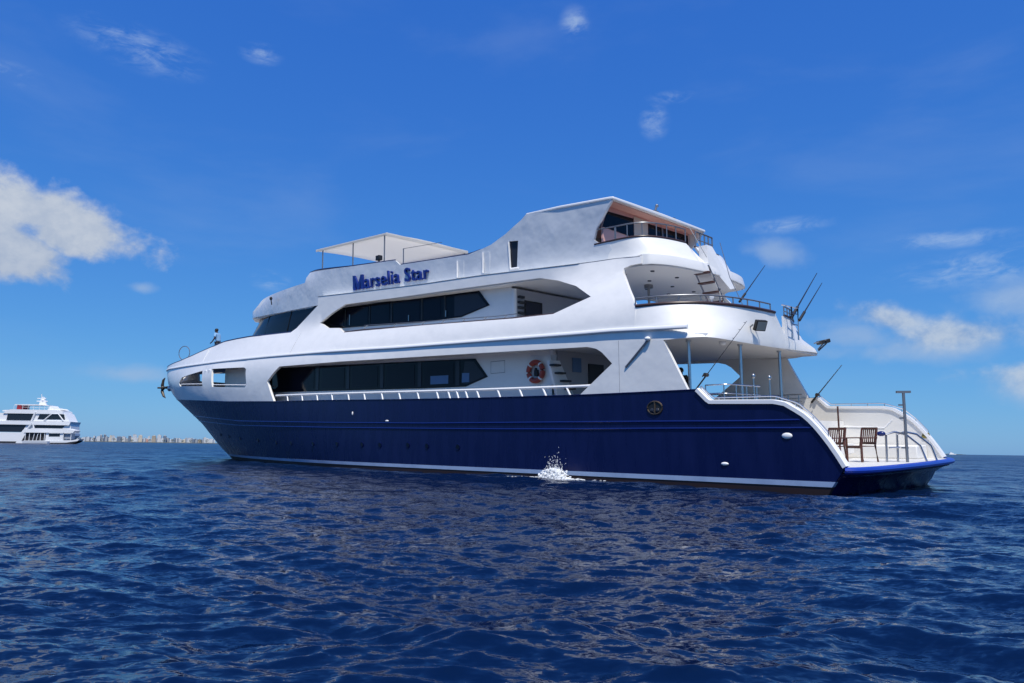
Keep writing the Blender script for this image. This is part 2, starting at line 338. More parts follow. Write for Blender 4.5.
def inside(p, poly):
    x, y = p; r = False; n = len(poly)
    for i in range(n):
        x1, y1 = poly[i]; x2, y2 = poly[i - 1]
        if (y1 > y) != (y2 > y) and x < (x2 - x1) * (y - y1) / (y2 - y1) + x1: r = not r
    return r
def seg_dist(p, poly):
    P = np.array(poly); Q = np.roll(P, -1, 0); d = Q - P; t = np.clip(((np.array(p) - P) * d).sum(1) / np.maximum((d * d).sum(1), 1e-9), 0, 1)
    return float(np.min(np.hypot(*(P + d * t[:, None] - np.array(p)).T)))
def dense(poly, step):
    r = []
    for i, a in enumerate(poly):
        b = poly[(i + 1) % len(poly)]; L = math.hypot(b[0] - a[0], b[1] - a[1])
        st = min(step, 0.12) if max(a[0], b[0]) > 48 and step > 0.12 and L < 8 else step
        n = max(1, int(math.ceil(L / st)))
        r += [(a[0] + (b[0] - a[0]) * k / n, a[1] + (b[1] - a[1]) * k / n) for k in range(n)]
    return r
def skin_data(outer, holes, fn, thick, step=0.5, tip=None, sides=(1, -1)):
    """a curved plate: the outline in (X, Z) laid on the half breadth fn(X, Z), with real thickness and cut openings"""
    outer = dense(outer, step); holes = [dense(h, min(step, 0.35)) for h in holes]
    vs = []; es = []
    for ring in [outer] + holes:
        k = len(vs); n = len(ring); vs += [Vector(p) for p in ring]; es += [(k + i, k + (i + 1) % n) for i in range(n)]
    xs = [p[0] for p in outer]; zs = [p[1] for p in outer]
    z = min(zs) + step * 0.5
    while z < max(zs):
        row = list(np.arange(min(xs) + step * 0.5, max(xs), step))
        if tip:
            xb = tip(z); row = [x for x in row if x < xb - 4.5] + [xb - d for d in (4.2, 3.4, 2.7, 2.1, 1.6, 1.2, 0.85, 0.55, 0.33, 0.17, 0.07, 0.02)]
        for x in row:
            if inside((x, z), outer) and not any(inside((x, z), h) for h in holes):
                if min(seg_dist((x, z), r) for r in [outer] + holes) > (0.03 if tip and x > tip(z) - 2 else step * 0.3): vs.append(Vector((x, z)))
        z += step
    ov, oe, of, _, _, _ = delaunay_2d_cdt(vs, es, [], 0, 1e-5)
    fs = []
    for f in of:
        c = ((ov[f[0]][0] + ov[f[1]][0] + ov[f[2]][0]) / 3, (ov[f[0]][1] + ov[f[1]][1] + ov[f[2]][1]) / 3)
        if inside(c, outer) and not any(inside(c, h) for h in holes): fs.append(tuple(f))
    mb = MB()
    cnt = {}
    for f in fs:
        for a, b in ((f[0], f[1]), (f[1], f[2]), (f[2], f[0])): cnt.setdefault(tuple(sorted((a, b))), []).append((a, b))
    n = len(ov)
    for s in sides:
        V = [(p[0], s * max(fn(p[0], p[1]), 0.0), p[1]) for p in ov] + [(p[0], s * max(fn(p[0], p[1]) - thick, 0.0), p[1]) for p in ov]
        FS = list(fs) + [tuple(i + n for i in f[::-1]) for f in fs]
        for e, l in cnt.items():
            if len(l) == 1: a, b = l[0]; FS.append((b, a, a + n, b + n))
        mb.add(V, FS)
    return mb
def resample(path, n):
    P = np.array(path, float); d = np.r_[0, np.cumsum(np.hypot(*np.diff(P[:, :2], axis=0).T))]
    t = np.linspace(0, d[-1], n); return [tuple(np.interp(t, d, P[:, k]) for k in range(P.shape[1])) for t in t]
def smooth_path(path, n):
    """Catmull-Rom through the control points, then even steps"""
    P = [np.array(p, float) for p in path]; P = [2 * P[0] - P[1]] + P + [2 * P[-1] - P[-2]]; out = []
    for i in range(1, len(P) - 2):
        for t in np.linspace(0, 1, 12, endpoint=False):
            a, b, c_, d = P[i - 1], P[i], P[i + 1], P[i + 2]
            out.append(0.5 * (2 * b + (c_ - a) * t + (2 * a - 5 * b + 4 * c_ - d) * t * t + (3 * b - a - 3 * c_ + d) * t ** 3))
    out.append(P[-2]); return resample([tuple(p) for p in out], n)
def stern_u(half, n=24):
    """the whole curve round the stern from its port half (from forward to the centre line)"""
    h = smooth_path(half, n); return h + [(x, -y) for x, y in h[-2::-1]]
def interp(x, pts):
    p = sorted(pts); return float(np.interp(x, [a for a, b in p], [b for a, b in p]))
def slab(stations, t):
    """deck plate from (x, half breadth, z) stations"""
    mb = MB(); top = [[(x, h, z) for x, h, z in stations], [(x, 0, z + 0.03) for x, h, z in stations], [(x, -h, z) for x, h, z in stations]]
    bot = [[(x, h, z - t) for x, h, z in stations], [(x, 0, z - t) for x, h, z in stations], [(x, -h, z - t) for x, h, z in stations]]
    mb.grid(top); mb.grid(bot[::-1]); mb.grid([top[0], bot[0]]); mb.grid([top[2], bot[2]]); mb.grid([[r[0] for r in top], [r[0] for r in bot]]); mb.grid([[r[-1] for r in top], [r[-1] for r in bot]])
    return mb
def side_tube(pts, fn, r, off=0.0, sides=(1, -1), n=8, step=0.6):
    mb = MB(); P = resample([(x, z) for x, z in pts], max(2, int(abs(pts[0][0] - pts[-1][0]) / step) + 2))
    for s in sides: mb.tube([(x, s * (fn(x, z) + off), z) for x, z in P], r, n)
    return mb

# ------------------------------------------------------------------ sea
def sea_heights(X, Y, spacing):
    rng = np.random.default_rng(11)
    Z = np.zeros_like(X); DX = np.zeros_like(X); DY = np.zeros_like(X)
    lam = np.exp(rng.uniform(math.log(0.12), math.log(10.0), SEA_N)); lam.sort()
    wind = math.radians(SEA_DIR)
    for L in lam:
        k = 2 * math.pi / L
        th = wind + rng.normal(0, 0.48)
        amp = SEA_AMP * L ** 1.0 / (1 + (L / 2.9) ** 1.7) * rng.uniform(0.5, 1.4) * (1 + 0.8 * math.exp(-L / 0.5))
        ph = rng.uniform(0, 2 * math.pi)
        w = np.clip((L / spacing - 2.5) / 3.0, 0, 1)
        a = k * (X * math.cos(th) + Y * math.sin(th)) + ph
        Z += w * amp * np.cos(a); s = -0.75 * w * amp * np.sin(a)
        DX += s * math.cos(th); DY += s * math.sin(th)
    # gusts: calmer and rougher patches
    g = 0.80 + 0.34 * np.sin(X * 0.071 + 1.3 * np.sin(Y * 0.033)) * np.cos(Y * 0.049 + np.sin(X * 0.041)) + 0.2 * np.sin(X * 0.31 + 1.1 * np.sin(Y * 0.23)) * np.sin(Y * 0.55 + 0.7 * np.sin(X * 0.4))
    # a low swell under the chop
    Z = Z * g
    for L, a_, th, ph in ((7.5, 0.035, 4.45, 0.4), (11.0, 0.045, 4.75, 2.1), (5.2, 0.022, 4.30, 4.4)):
        k = 2 * math.pi / L; Z += np.clip((L / spacing - 2.5) / 3.0, 0, 1) * a_ * np.cos(k * (X * math.cos(th) + Y * math.sin(th)) + ph + 1.2 * np.sin(X * 0.05 + ph))
    return X + DX * g, Y + DY * g, Z
SEA_N, SEA_AMP, SEA_DIR = 260, 0.0036, 262
def make_sea():
    rad = [1.2]
    while rad[-1] < 32000:
        r = rad[-1]; rad.append(r + (max(0.02, r * 0.0048) if r < 420 else r * 0.035))
    rad = np.array(rad)
    a_in = np.radians(np.linspace(-50, 50, 760)); a_out = np.radians(np.linspace(50, 310, 240))[1:-1]
    ang = np.r_[a_in, a_out]; dang = np.r_[np.full(len(a_in), a_in[1] - a_in[0]), np.full(len(a_out), a_out[1] - a_out[0])]
    RR, AA = np.meshgrid(rad, ang, indexing='ij')
    dr = np.gradient(rad)
    SP = np.maximum(dr[:, None] * np.ones_like(RR), RR * dang[None, :])
    X = RR * np.sin(AA); Y = RR * np.cos(AA)
    X, Y, Z = sea_heights(X, Y, SP)
    nr, na = RR.shape
    V = np.stack([X, Y, Z], -1).reshape(-1, 3)
    i = np.arange(nr - 1)[:, None] * na; j = np.arange(na)[None, :]; j2 = (j + 1) % na
    Q = np.stack([i + j, i + j2, i + na + j2, i + na + j], -1).reshape(-1, 4)[:, ::-1]
    c0 = len(V); V = np.vstack([V, [[0, 0, 0]]])
    tri = np.stack([np.full(na, c0), np.arange(na), (np.arange(na) + 1) % na], -1)[:, ::-1]
    me = bpy.data.meshes.new('sea')
    me.vertices.add(len(V)); me.vertices.foreach_set('co', V.ravel())
    loops = np.r_[Q.ravel(), tri.ravel()]; me.loops.add(len(loops)); me.loops.foreach_set('vertex_index', loops)
    tot = np.r_[np.full(len(Q), 4), np.full(len(tri), 3)]; me.polygons.add(len(tot))
    me.polygons.foreach_set('loop_start', np.r_[0, np.cumsum(tot)[:-1]]); me.polygons.foreach_set('loop_total', tot)
    me.update(calc_edges=True); me.polygons.foreach_set('use_smooth', np.ones(len(tot), bool))
    m = bpy.data.materials.new('deep_sea_water'); m.use_nodes = True; N = Nodes(m.node_tree)
    b = N.n('ShaderNodeBsdfPrincipled'); out = N.n('ShaderNodeOutputMaterial'); N.link(b.outputs[0], out.inputs['Surface'])
    b.inputs['Base Color'].default_value = (0.0012, 0.0080, 0.036, 1); b.inputs['IOR'].default_value = 1.333
    b.inputs['Roughness'].default_value = 0.08
    # ripples too small for the mesh: tilt the surface normal by drawn-out noise, the same near and far
    t = N.n('ShaderNodeTexCoord'); geo = N.n('ShaderNodeNewGeometry'); nrm = geo.outputs['Normal']
    for sc, st, stretch, rot, seed in RIPPLES:
        mp = N.n('ShaderNodeMapping'); N.link(t.outputs['Object'], mp.inputs[0]); mp.inputs['Location'].default_value = (seed, 0, 0); mp.inputs['Rotation'].default_value = (0, 0, math.radians(rot)); mp.inputs['Scale'].default_value = (sc * stretch, sc, sc)
        z = N.n('ShaderNodeTexNoise'); z.inputs['Scale'].default_value = 1.0; z.inputs['Detail'].default_value = 2; z.inputs['Roughness'].default_value = 0.5; z.inputs['Distortion'].default_value = 0.5
        N.link(mp.outputs[0], z.inputs['Vector'])
        q = N.n('ShaderNodeVectorMath', operation='SUBTRACT'); N.link(z.outputs['Color'], q.inputs[0]); q.inputs[1].default_value = (0.5, 0.5, 0.5)
        w = N.n('ShaderNodeVectorMath', operation='MULTIPLY_ADD'); N.link(q.outputs[0], w.inputs[0]); w.inputs[1].default_value = (st * 0.75, st, 0.0); N.link(nrm, w.inputs[2]); nrm = w.outputs[0]
    # far off the ripples are far smaller than can be seen one by one: there they become roughness
    ln = N.n('ShaderNodeVectorMath', operation='LENGTH'); N.link(t.outputs['Object'], ln.inputs[0])
    mr = N.n('ShaderNodeMapRange'); N.link(N.m('LOGARITHM', ln.outputs['Value'], 10.0), mr.inputs[0]); mr.inputs[1].default_value = 0.9; mr.inputs[2].default_value = 2.2; mr.inputs[3].default_value = 0.06; mr.inputs[4].default_value = 0.28
    N.link(mr.outputs[0], b.inputs['Roughness'])
    nm = N.n('ShaderNodeVectorMath', operation='NORMALIZE'); N.link(nrm, nm.inputs[0]); N.link(nm.outputs[0], b.inputs['Normal'])
    me.materials.append(m)
    o = bpy.data.objects.new('sea', me); COL.objects.link(o); o['kind'] = 'structure'; o['label'] = 'choppy deep blue sea'
    return o
RIPPLES = ((2.6, 0.4, 0.35, 8, 0.0), (10.0, 0.7, 0.40, -12, 3.3), (34.0, 0.75, 0.45, 5, 7.7))
make_sea()

# ------------------------------------------------------------------ the big yacht
yacht = empty('yacht', BM)
tag(yacht, 'large white three-deck yacht with a navy blue hull', 'yacht')
Y = yacht; BOAT_PARTS = True
stem = lambda z: lerp(z, STEM)
def stern_edge(z): return interp(z, [(-1.0, 0.6), (0.0, 0.05), (0.7, -0.43)])
# hull: bottom paint, boot stripe, topsides
ZS0, ZS1 = 0.17, 0.31
MB_ = lambda lo, hi: [(stem(hi), hi), (stem(lo), lo), (stern_edge(lo), lo), (stern_edge(hi), hi)]
skin_data(MB_(-0.9, ZS0), [], side, 0.2, 0.5, stem).build('hull_bottom', ANTIFOUL, Y)
skin_data(MB_(ZS0, ZS1), [], lambda x, z: side(x, z) + 0.012, 0.2, 0.35, stem).build('boot_stripe', STRIPE, Y)
top = list(SHEER); 
hull = skin_data([(stem(4.33) - 0.01, 4.33)] + top[1:] + [(stern_edge(ZS1), ZS1), (stem(ZS1), ZS1)], [], side, 0.11, 0.45, stem).build('hull', NAVY, Y)
# inner face of the bulwarks round the cockpit and after deck
lin = [(9.0, 2.86)] + [p for p in SHEER if p[0] <= 8.4] + [(-0.38, 0.5), (9.0, 0.5)]
skin_data(lin, [], lambda x, z: side(x, z) - 0.113, 0.05, 0.4).build('bulwark_liner', LINER, Y)
# white cap along the lowered after bulwark
cap = [p for p in SHEER if p[0] <= 3.9]
for s in (1, -1):
    mb = MB(); P = resample(cap, 46)
    rows = []
    for i, (x, z) in enumerate(P):
        a, b = P[max(i - 1, 0)], P[min(i + 1, len(P) - 1)]; tx, tz = b[0] - a[0], b[1] - a[1]; L = math.hypot(tx, tz); nx, nz = tz / L, -tx / L
        if nz < 0 or (nz == 0 and nx < 0): nx, nz = -nx, -nz
        h = side(x, z); rows.append([(x + nx * u, s * (h + w), z + nz * u) for w, u in ((0.05, -0.06), (0.05, 0.045), (0.02, 0.06), (-0.21, 0.06), (-0.21, -0.03), (-0.17, -0.06))])
    for r in rows: r.append(r[0])
    mb.grid(rows); mb.add(rows[0][:-1], [tuple(range(6))]); mb.add(rows[-1][:-1], [tuple(range(6))])
    mb.build('bulwark_cap', WHITEPAINT, Y)
# the pale ridge between navy hull and white side
side_tube([(51.8, 4.33)] + [p for p in SHEER if 3.7 < p[0] < 51], side, 0.022, 0.0).build('sheer_moulding', NAVY, Y)
for L in (STRAKE_A, STRAKE_B):
    side_tube([(47.2, L[0][1] + 0.2)] + L, side, 0.034, 0.0, n=6).build('strake', STRAKEB, Y)
for x, z in PORTHOLES + [(39.5, 1.6), (37.6, 1.5)]:
    for s in (1, -1):
        mb = MB(); h = side(x, z); e = 0.02
        ring = [(x + 0.10 * math.cos(t), s * (side(x + 0.10 * math.cos(t), z) + 0.004), z + 0.10 * math.sin(t)) for t in [2 * math.pi * k / 16 for k in range(16)]]
        mb.prism(ring, (0, s * e, 0)); p = mb.build('porthole', PORTH, hull, smooth=False)
        if s > 0:
            r = MB(); r.tube([(q[0], q[1] + 0.01, q[2]) for q in [(x + 0.115 * math.cos(t), s * side(x, z), z + 0.115 * math.sin(t)) for t in [2 * math.pi * k / 16 for k in range(16)]]], 0.018, 6, True); r.build('porthole_rim', NAVY, p)
# oval fairlead with its two dark openings
x, z = HULL_BITS[2]; h = side(x, z)
fl = MB(); 
ov = [(x + 0.27 * math.cos(t), h + 0.012, z + 0.2 * math.sin(t)) for t in [2 * math.pi * k / 28 for k in range(28)]]
fl.tube(ov, 0.028, 8, True); fl.tube([(x, h + 0.02, z - 0.2), (x, h + 0.02, z + 0.2)], 0.03); fairlead = fl.build('fairlead', ANCH, hull)
b = MB(); b.prism([(q[0], h + 0.002, q[2]) for q in ov], (0, 0.012, 0)); b.build('dark_opening', BLACK, fairlead, smooth=False)
b = MB(); b.ball((x + 0.1, h + 0.0, z - 0.08), (0.1, 0.05, 0.08)); b.ball((x - 0.09, h + 0.0, z - 0.08), (0.09, 0.05, 0.08)); b.build('cleat', PANE, fairlead)
for (x, z), (w, hh) in ((HULL_BITS[3], (0.15, 0.085)), (HULL_BITS[4], (0.12, 0.05)), (HULL_BITS[1], (0.12, 0.045)), (HULL_BITS[0], (0.035, 0.09))):
    b = MB(); b.ball((x, side(x, z), z), (w, 0.045, hh), 16, 9); b.build('outlet', WHITEPAINT, hull)
# transom, platform and cockpit sole
half = [(-0.40, 4.46), (-0.62, 4.30), (-0.82, 3.6), (-0.93, 2.2), (-0.98, 0.0)]
half_in = [(0.75, 4.25), (0.85, 4.0), (0.85, 2.0), (0.85, 0.0)]
u0 = stern_u(half, 26)
mid = [(x + 0.22, y * 0.985) for x, y in u0]; low = [(x + 0.62, y * 0.995) for x, y in u0]; deep = [(x + 1.2, y * 0.98) for x, y in u0]
tr = MB(); tr.grid([[(x - 0.13, y * 1.005, 0.53) for x, y in mid], [(x + 0.05, y * 1.0, 0.42) for x, y in mid], [(x + 0.28, y * 1.0, 0.27) for x, y in mid], [(x, y, 0.05) for x, y in low], [(x, y, -0.7) for x, y in deep]])
tr.build('transom', NAVY, Y, solid=0.05)
pl = MB(); pl.grid([[(x, y, 0.665) for x, y in u0], [(2.9, y * 0.96 * 4.3 / 4.46, 0.665) for x, y in u0]]); pl.grid([[(x + 0.05, y * 0.99, 0.47) for x, y in u0], [(2.9, y * 0.9, 0.47) for x, y in u0]])
platform = pl.build('swim_platform', DECKW, Y)
rim = MB(); R_ = []
for i, (x, y) in enumerate(u0):
    a = u0[max(i - 1, 0)]; b_ = u0[min(i + 1, len(u0) - 1)]; t = Vector((b_[0] - a[0], b_[1] - a[1])).normalized(); n_ = Vector((-t.y, t.x))
    if n_.x > 0: n_ = -n_
    R_.append([(x + n_.x * w, y + n_.y * w, z) for w, z in ((-0.10, 0.69), (0.03, 0.695), (0.09, 0.665), (0.11, 0.61), (0.09, 0.555), (0.02, 0.52), (-0.12, 0.50), (-0.10, 0.69))])
rim.grid(R_); rim.add(R_[0][:-1], [tuple(range(7))]); rim.add(R_[-1][:-1], [tuple(range(7))])
rim.build('rubbing_rim', BLUE, platform)
b = MB(); b.box((2.85, 0, 1.3), (0.08, 8.6, 1.35)); b.build('cockpit_bulkhead', LINER, Y, smooth=False)
b = MB(); b.box((1.35, -3.72, 0.89), (2.6, 1.1, 0.45)); b.build('locker_bench', LINER, Y, bevel=0.04)
b = MB()
for i in range(4): b.box((2.6 - 0.28 * i, -2.0, 0.67 + 0.17 * (4 - i)), (0.32, 1.2, 0.34 * 1.0)) if i < 3 else None
b.build('cockpit_steps', LINER, Y, bevel=0.015)
b = MB(); b.tube([(3.0, -4.33, 1.78), (1.4, -4.33, 1.72), (1.12, -4.33, 2.0)], 0.03, 6); b.build('liner_moulding', WHITEPAINT, Y)
b = MB(); P = resample([(3.7, 2.98), (3.3, 2.62), (1.4, 2.60), (0.75, 2.38), (0.35, 2.02), (0.0, 1.6)], 30)
for s in (1, -1):
    b.tube([(x, s * (side(x, z) - 0.1), z) for x, z in P], 0.02, 6)
    for i in (0, 5, 9, 13, 17, 21, 25, 29): x, z = P[i]; b.tube([(x, s * (side(x, z) - 0.1), z - 0.16), (x, s * (side(x, z) - 0.1), z)], 0.014, 6)
b.build('bulwark_rail', STEEL, Y)

# white side, from the navy hull up to the sun deck
tip_fn = lambda z: stem(z)
outer = ([(stem(4.36) - 0.004, 4.345)] + [(x, z + 0.012) for x, z in SHEER if 3.9 < x < 51] + [(4.10, 2.895), (4.13, 2.95), (4.65, 3.96), (4.80, 4.26), (4.86, 4.40), (4.92, 4.49), (5.97, 4.50), (5.985, 5.70)]
         + [AFT_CUT[3], AFT_CUT[2], AFT_CUT[1], (6.34, 7.33), (6.34, 7.62)] + [(x, z) for x, z in GROOVE[::-1] if x > 6.5] + PILLAR[::-1] + BOW_TOP[::-1][1:-1] + [(stem(6.95) - 0.004, 6.95), (stem(6.0) - 0.004, 6.0), (stem(5.2) - 0.004, 5.2)])
wall = skin_data(outer, [MAIN_OPENING, UPPER_OPENING, BOW_PORT_FWD, BOW_PORT_AFT], side, 0.13, 0.5, stem, sides=(1,)).build('side_wall', WHITE, Y, angle=50)
skin_data(outer, [MAIN_OPENING, UPPER_OPENING, [(45.3, 5.25), (53.0, 5.95), (53.2, 6.55), (45.3, 6.30)], BOW_PORT_AFT], side, 0.13, 0.5, stem, sides=(-1,)).build('side_wall', WHITE, Y, angle=50)
# rub rail and the hairline joint under the sun deck
mb = MB(); P = resample(RUB, 90)
for s in (1, -1):
    rows = []
    for x, z in P:
        h = side(x, z); rows.append([(x, s * (h - 0.03), z + 0.06), (x, s * (h + 0.05), z + 0.045), (x, s * (h + 0.085), z), (x, s * (h + 0.085), z - 0.05), (x, s * (h + 0.06), z - 0.08), (x, s * (h - 0.03), z - 0.085)])
    mb.grid(rows); mb.add(rows[0], [tuple(range(6))]); mb.add(rows[-1], [tuple(range(6))])
mb.build('rub_rail', WHITEPAINT, wall)
mb = MB()
for s in (1, -1):
    mb.grid([[(x, s * (side(x, z) - 0.02), z), (x, s * (top_side(x, z) - 0.06), z + 0.05)] for x, z in resample(GROOVE, 60)])
mb.build('sun_deck_ledge', WHITE, Y)
side_tube([(x, z - 0.02) for x, z in GROOVE], side, 0.016, 0.0, n=6).build('ledge_seam', SEAM, wall)
side_tube([(54.8, 6.98)] + [(x, z + 0.02) for x, z in BOW_TOP[1:]], side, 0.055, -0.04).build('bow_cap_rail', NAVYCAP, Y)
side_tube([(x, z + 0.015) for x, z in UPPER_SILL], side, 0.035, -0.05).build('upper_sill_cap', CAPWOOD, Y)
# joints in the moulded side
b = MB()
b.tube([(6.62, side(6.62, z) + 0.0, z) for z in np.linspace(2.92, 4.62, 8)], 0.007, 4); b.build('panel_seam', SEAM, wall)
b = MB(); b.tube([(41.3, side(41.3, 7.30) + 0.0, 7.36), (41.4, side(41.4, 6.45) + 0.0, 6.45)], 0.022, 5); b.build('panel_seam', WHITEPAINT, wall)
b = MB(); b.tube([(28.5, side(28.5, z), z) for z in np.linspace(6.0, 7.1, 5)], 0.006, 4); b.build('panel_seam', SEAM, wall)
# decks
zL1 = lambda x: 1.95 + 0.03 * max(x - 3, 0) if x < 20 else 2.46 + 0.035 * (x - 20)
st = [(2.82, 4.3, 1.95)] + [(x, max(side(x, zL1(x)) - 0.15, 0.0), zL1(x)) for x in list(np.arange(3.2, 48, 1.2)) + [49, 49.8]]
slab(st, 0.1).build('main_deck', TEAK, Y)
zL2 = lambda x: 4.62 + 0.0315 * (x - 4)
L2B = [(6.3, 4.487), (5.2, 4.487), (4.5, 4.48), (3.95, 4.42), (3.60, 4.22), (3.47, 3.6), (3.48, 2.0), (3.46, 0.0)]
hwL2 = lambda x: interp(x, [(a, b_) for a, b_ in L2B if a <= 5.2]) if x < 5.2 else side(x, zL2(x))
st = [(x, max(hwL2(x) - 0.06, 0.02), zL2(x)) for x in [3.56, 3.6, 3.66, 3.75, 3.85, 4.0, 4.2, 4.5, 5.0, 5.6] + list(np.arange(6.2, 35, 1.2))]
slab(st, 0.12).build('upper_deck', INNER, Y)
b = slab([(x, max(side(x, z) - 0.12, 0.02), z) for x, z in [(31, 6.85), (34, 6.95), (38, 7.0), (42, 6.9), (46, 6.75), (50, 6.65), (53, 6.6), (54, 6.6)]], 0.1); b.build('foredeck', DECKW, Y)
zL3 = lambda x: interp(x, [(5.2, 7.38), (6.8, 7.40), (11, 7.62), (20, 8.06), (27, 8.62), (36, 9.0), (37.6, 9.2)])
L3B = [(6.6, 3.42), (6.2, 3.36), (5.85, 2.95), (5.62, 2.2), (5.48, 1.1), (5.42, 0.0)]
def hwL3(x):
    if x < 6.6: return interp(x, L3B)
    if x < 26: return side(x, zL3(x)) - 0.03
    return min(side(x, 8.4), top_side(x, 9.2)) - 0.06
st = [(x, max(hwL3(x) - 0.05, 0.02), zL3(x)) for x in [5.47, 5.55, 5.65, 5.8, 6.0, 6.3] + list(np.arange(6.8, 37, 1.1)) + [37.6, 38.4, 39.0]]
slab(st, 0.12).build('sun_deck', INNER, Y)
# recessed cabin sides, end walls, glass
def cabin(name, hw, x0, x1, z0, z1, tp, m):
    mb = MB(); xs_ = resample([(x0, 0), (x1, 0)], 24)
    for s in (1, -1):
        mb.grid([[(x, s * min(hw, tp(x)), z0(x)), (x, s * min(hw, tp(x)), z1(x))] for x, _ in xs_])
    o = mb.build(name, m, Y, smooth=False); return o
c1 = cabin('main_cabin_wall', 3.3, 10.6, 33.3, lambda x: zL1(x), lambda x: zL2(x) - 0.1, lambda x: side(x, 4.0) - 0.5, WHITE)
c2 = cabin('upper_cabin_wall', 2.75, 13.2, 31.5, lambda x: zL2(x), lambda x: zL3(x) - 0.1, lambda x: 9, WHITE)
b = MB(); b.box((33.3, 0, 4.2), (0.1, 7.9, 2.5)); b.box((36.4, 2.75, 4.6), (6.1, 0.1, 3.3)); b.box((39.4, 0.0, 4.6), (0.1, 5.4, 3.3)); b.build('fore_bulkhead', WHITE, Y, smooth=False)
b = MB(); b.box((10.45, 0, 3.45), (0.12, 6.4, 2.7)); lobby = b.build('lobby_bulkhead', GREYIN, Y, smooth=False)
b = MB(); b.tube([(10.55, 3.29, 2.1), (10.50, 3.29, 4.5), (10.62, 3.25, 4.72)], 0.12, 10); b.build('wall_end_moulding', WHITEPAINT, Y)
b = MB(); b.box((10.37, 0.9, 3.25), (0.06, 0.95, 2.1)); b.build('lobby_door', DARKIN, lobby, smooth=False)
b = MB(); b.box((10.37, -1.6, 3.25), (0.06, 1.6, 2.2)); b.build('lobby_recess_shade', DARKIN, lobby, smooth=False)  # flat dark sheet: the shade of a recess painted onto the bulkhead
b = MB(); hp = [(13.9, 4.5), (13.1, 4.5), (13.1, 4.02), (13.9, 4.02)]; b.tube([(x, 3.302, z) for x, z in hp], 0.012, 4, True); b.build('wall_hatch', SEAM, c1)
for x in (6.6, 7.8, 9.0):
    for yy in (2.4, 0.8, -0.8, -2.4):
        b = MB(); b.tube([(x, yy, zL3(x) - 0.15), (x, yy, zL3(x) - 0.11)], 0.075, 10); b.build('ceiling_spot', PANE, Y)
b = MB(); b.tube([(8.38, 0, 4.75), (8.38, 0, 7.36)], 0.05, 10); b.tube([(8.38, 0, 7.22), (8.38, 0, 7.36)], 0.17, 12); b.build('canopy_post', DULL, Y)
# companion ladder in the lobby
b = MB(); b.prism([(10.15, 3.95, 4.25), (10.15, 3.35, 4.28), (10.15, 2.55, 3.0), (10.15, 2.4, 2.1), (10.15, 3.2, 2.1)], (0.12, 0, 0)); lad = b.build('lobby_ladder', WHITEPAINT, Y, smooth=False)
for q, z in ((3.72, 4.08), (3.45, 3.8), (3.15, 3.52), (2.9, 3.24), (2.65, 2.96)):
    b = MB(); b.box((10.05, q, z), (0.22, 0.42, 0.07)); b.build('tread', DARKIN, lad, smooth=False)
b = MB(); b.box((10.36, 2.1, 4.2), (0.05, 0.5, 0.55)); b.build('notice_board', SKYBLUE, lobby, smooth=False)
b = MB(); b.box((13.05, 0, 6.2), (0.12, 5.4, 2.6)); l2b = b.build('upper_bulkhead', GREYIN, Y, smooth=False)
b = MB(); b.box((12.95, 1.75, 6.0), (0.05, 0.95, 2.0)); d = b.build('upper_door', PANE, l2b, smooth=False)
b = MB(); 
for q in ((12.93, 1.25, 6.0), (12.93, 2.25, 6.0)): b.box(q, (0.05, 0.05, 2.05))
b.box((12.93, 1.75, 7.03), (0.05, 1.05, 0.05)); b.build('door_frame', BLACK, d, smooth=False)
b = MB(); b.tube([(13.1, 2.72, 5.0), (13.1, 2.72, 7.5)], 0.11, 10); b.build('wall_end_moulding', WHITEPAINT, Y)
b = MB()
for i in range(9): b.box((13.0, 2.5, 5.4 + 0.22 * i), (0.3, 0.3, 0.09))
b.build('louvre_stack', DARKIN, l2b, smooth=False)
def glazing(name, poly, yy, m, parent, t=0.03):
    out = []
    mb = MB()
    for s in (1, -1): mb.prism([(x, s * yy, z) for x, z in poly], (0, s * t, 0))
    return mb.build(name, m, parent, smooth=False)
w1 = glazing('main_cabin_window', [(33.2, 4.55), (31.1, 5.36), (27.0, 5.20), (14.82, 4.70), (14.07, 3.9), (15.42, 3.56), (18.5, 3.62), (32.9, 4.03)], 3.302, GLASS, c1)
w2 = glazing('upper_cabin_window', [(28.2, 7.69), (26.6, 8.28), (19.25, 7.98), (15.2, 7.73), (14.52, 6.99), (16.33, 6.68), (19.24, 6.76), (27.4, 7.27)], 2.752, GLASS, c2)
def pane(poly, yy, m, parent, name='pane'):
    mb = MB()
    for s in (1, -1): mb.prism([(x, s * yy, z) for x, z in poly], (0, s * 0.012, 0))
    return mb.build(name, m, parent, smooth=False)
up1 = lambda x: interp(x, [(14.8, 4.62), (18.4, 4.78), (27, 5.12), (31, 5.3)]); lo1 = lambda x: interp(x, [(15.4, 3.64), (18.5, 3.70), (32, 4.1)])
for xa, xb in ((26.7, 24.6), (23.9, 21.7), (21.0, 18.85), (18.1, 16.15), (15.65, 14.75), (29.9, 27.5)):
    if xb > 14.9: pane([(xa, lo1(xa) + .06), (xb, lo1(xb) + .06), (xb, up1(xb) - .08), (xa, up1(xa) - .08)], 3.334, GLASS2, w1)
pane([(15.6, 3.70), (15.45, 4.62), (14.88, 4.58), (14.22, 3.93), (15.3, 3.66)], 3.334, PANE, w1)
pane([(17.7, 3.76), (16.5, 3.74), (16.5, 4.10), (17.7, 4.13)], 3.347, SKYBLUE, w1)  # see-through sky and water, painted as a pale patch on the glass
pane([(15.62, 3.74), (15.15, 3.74), (15.15, 4.12), (15.6, 4.14)], 3.347, SKYBLUE, w1)
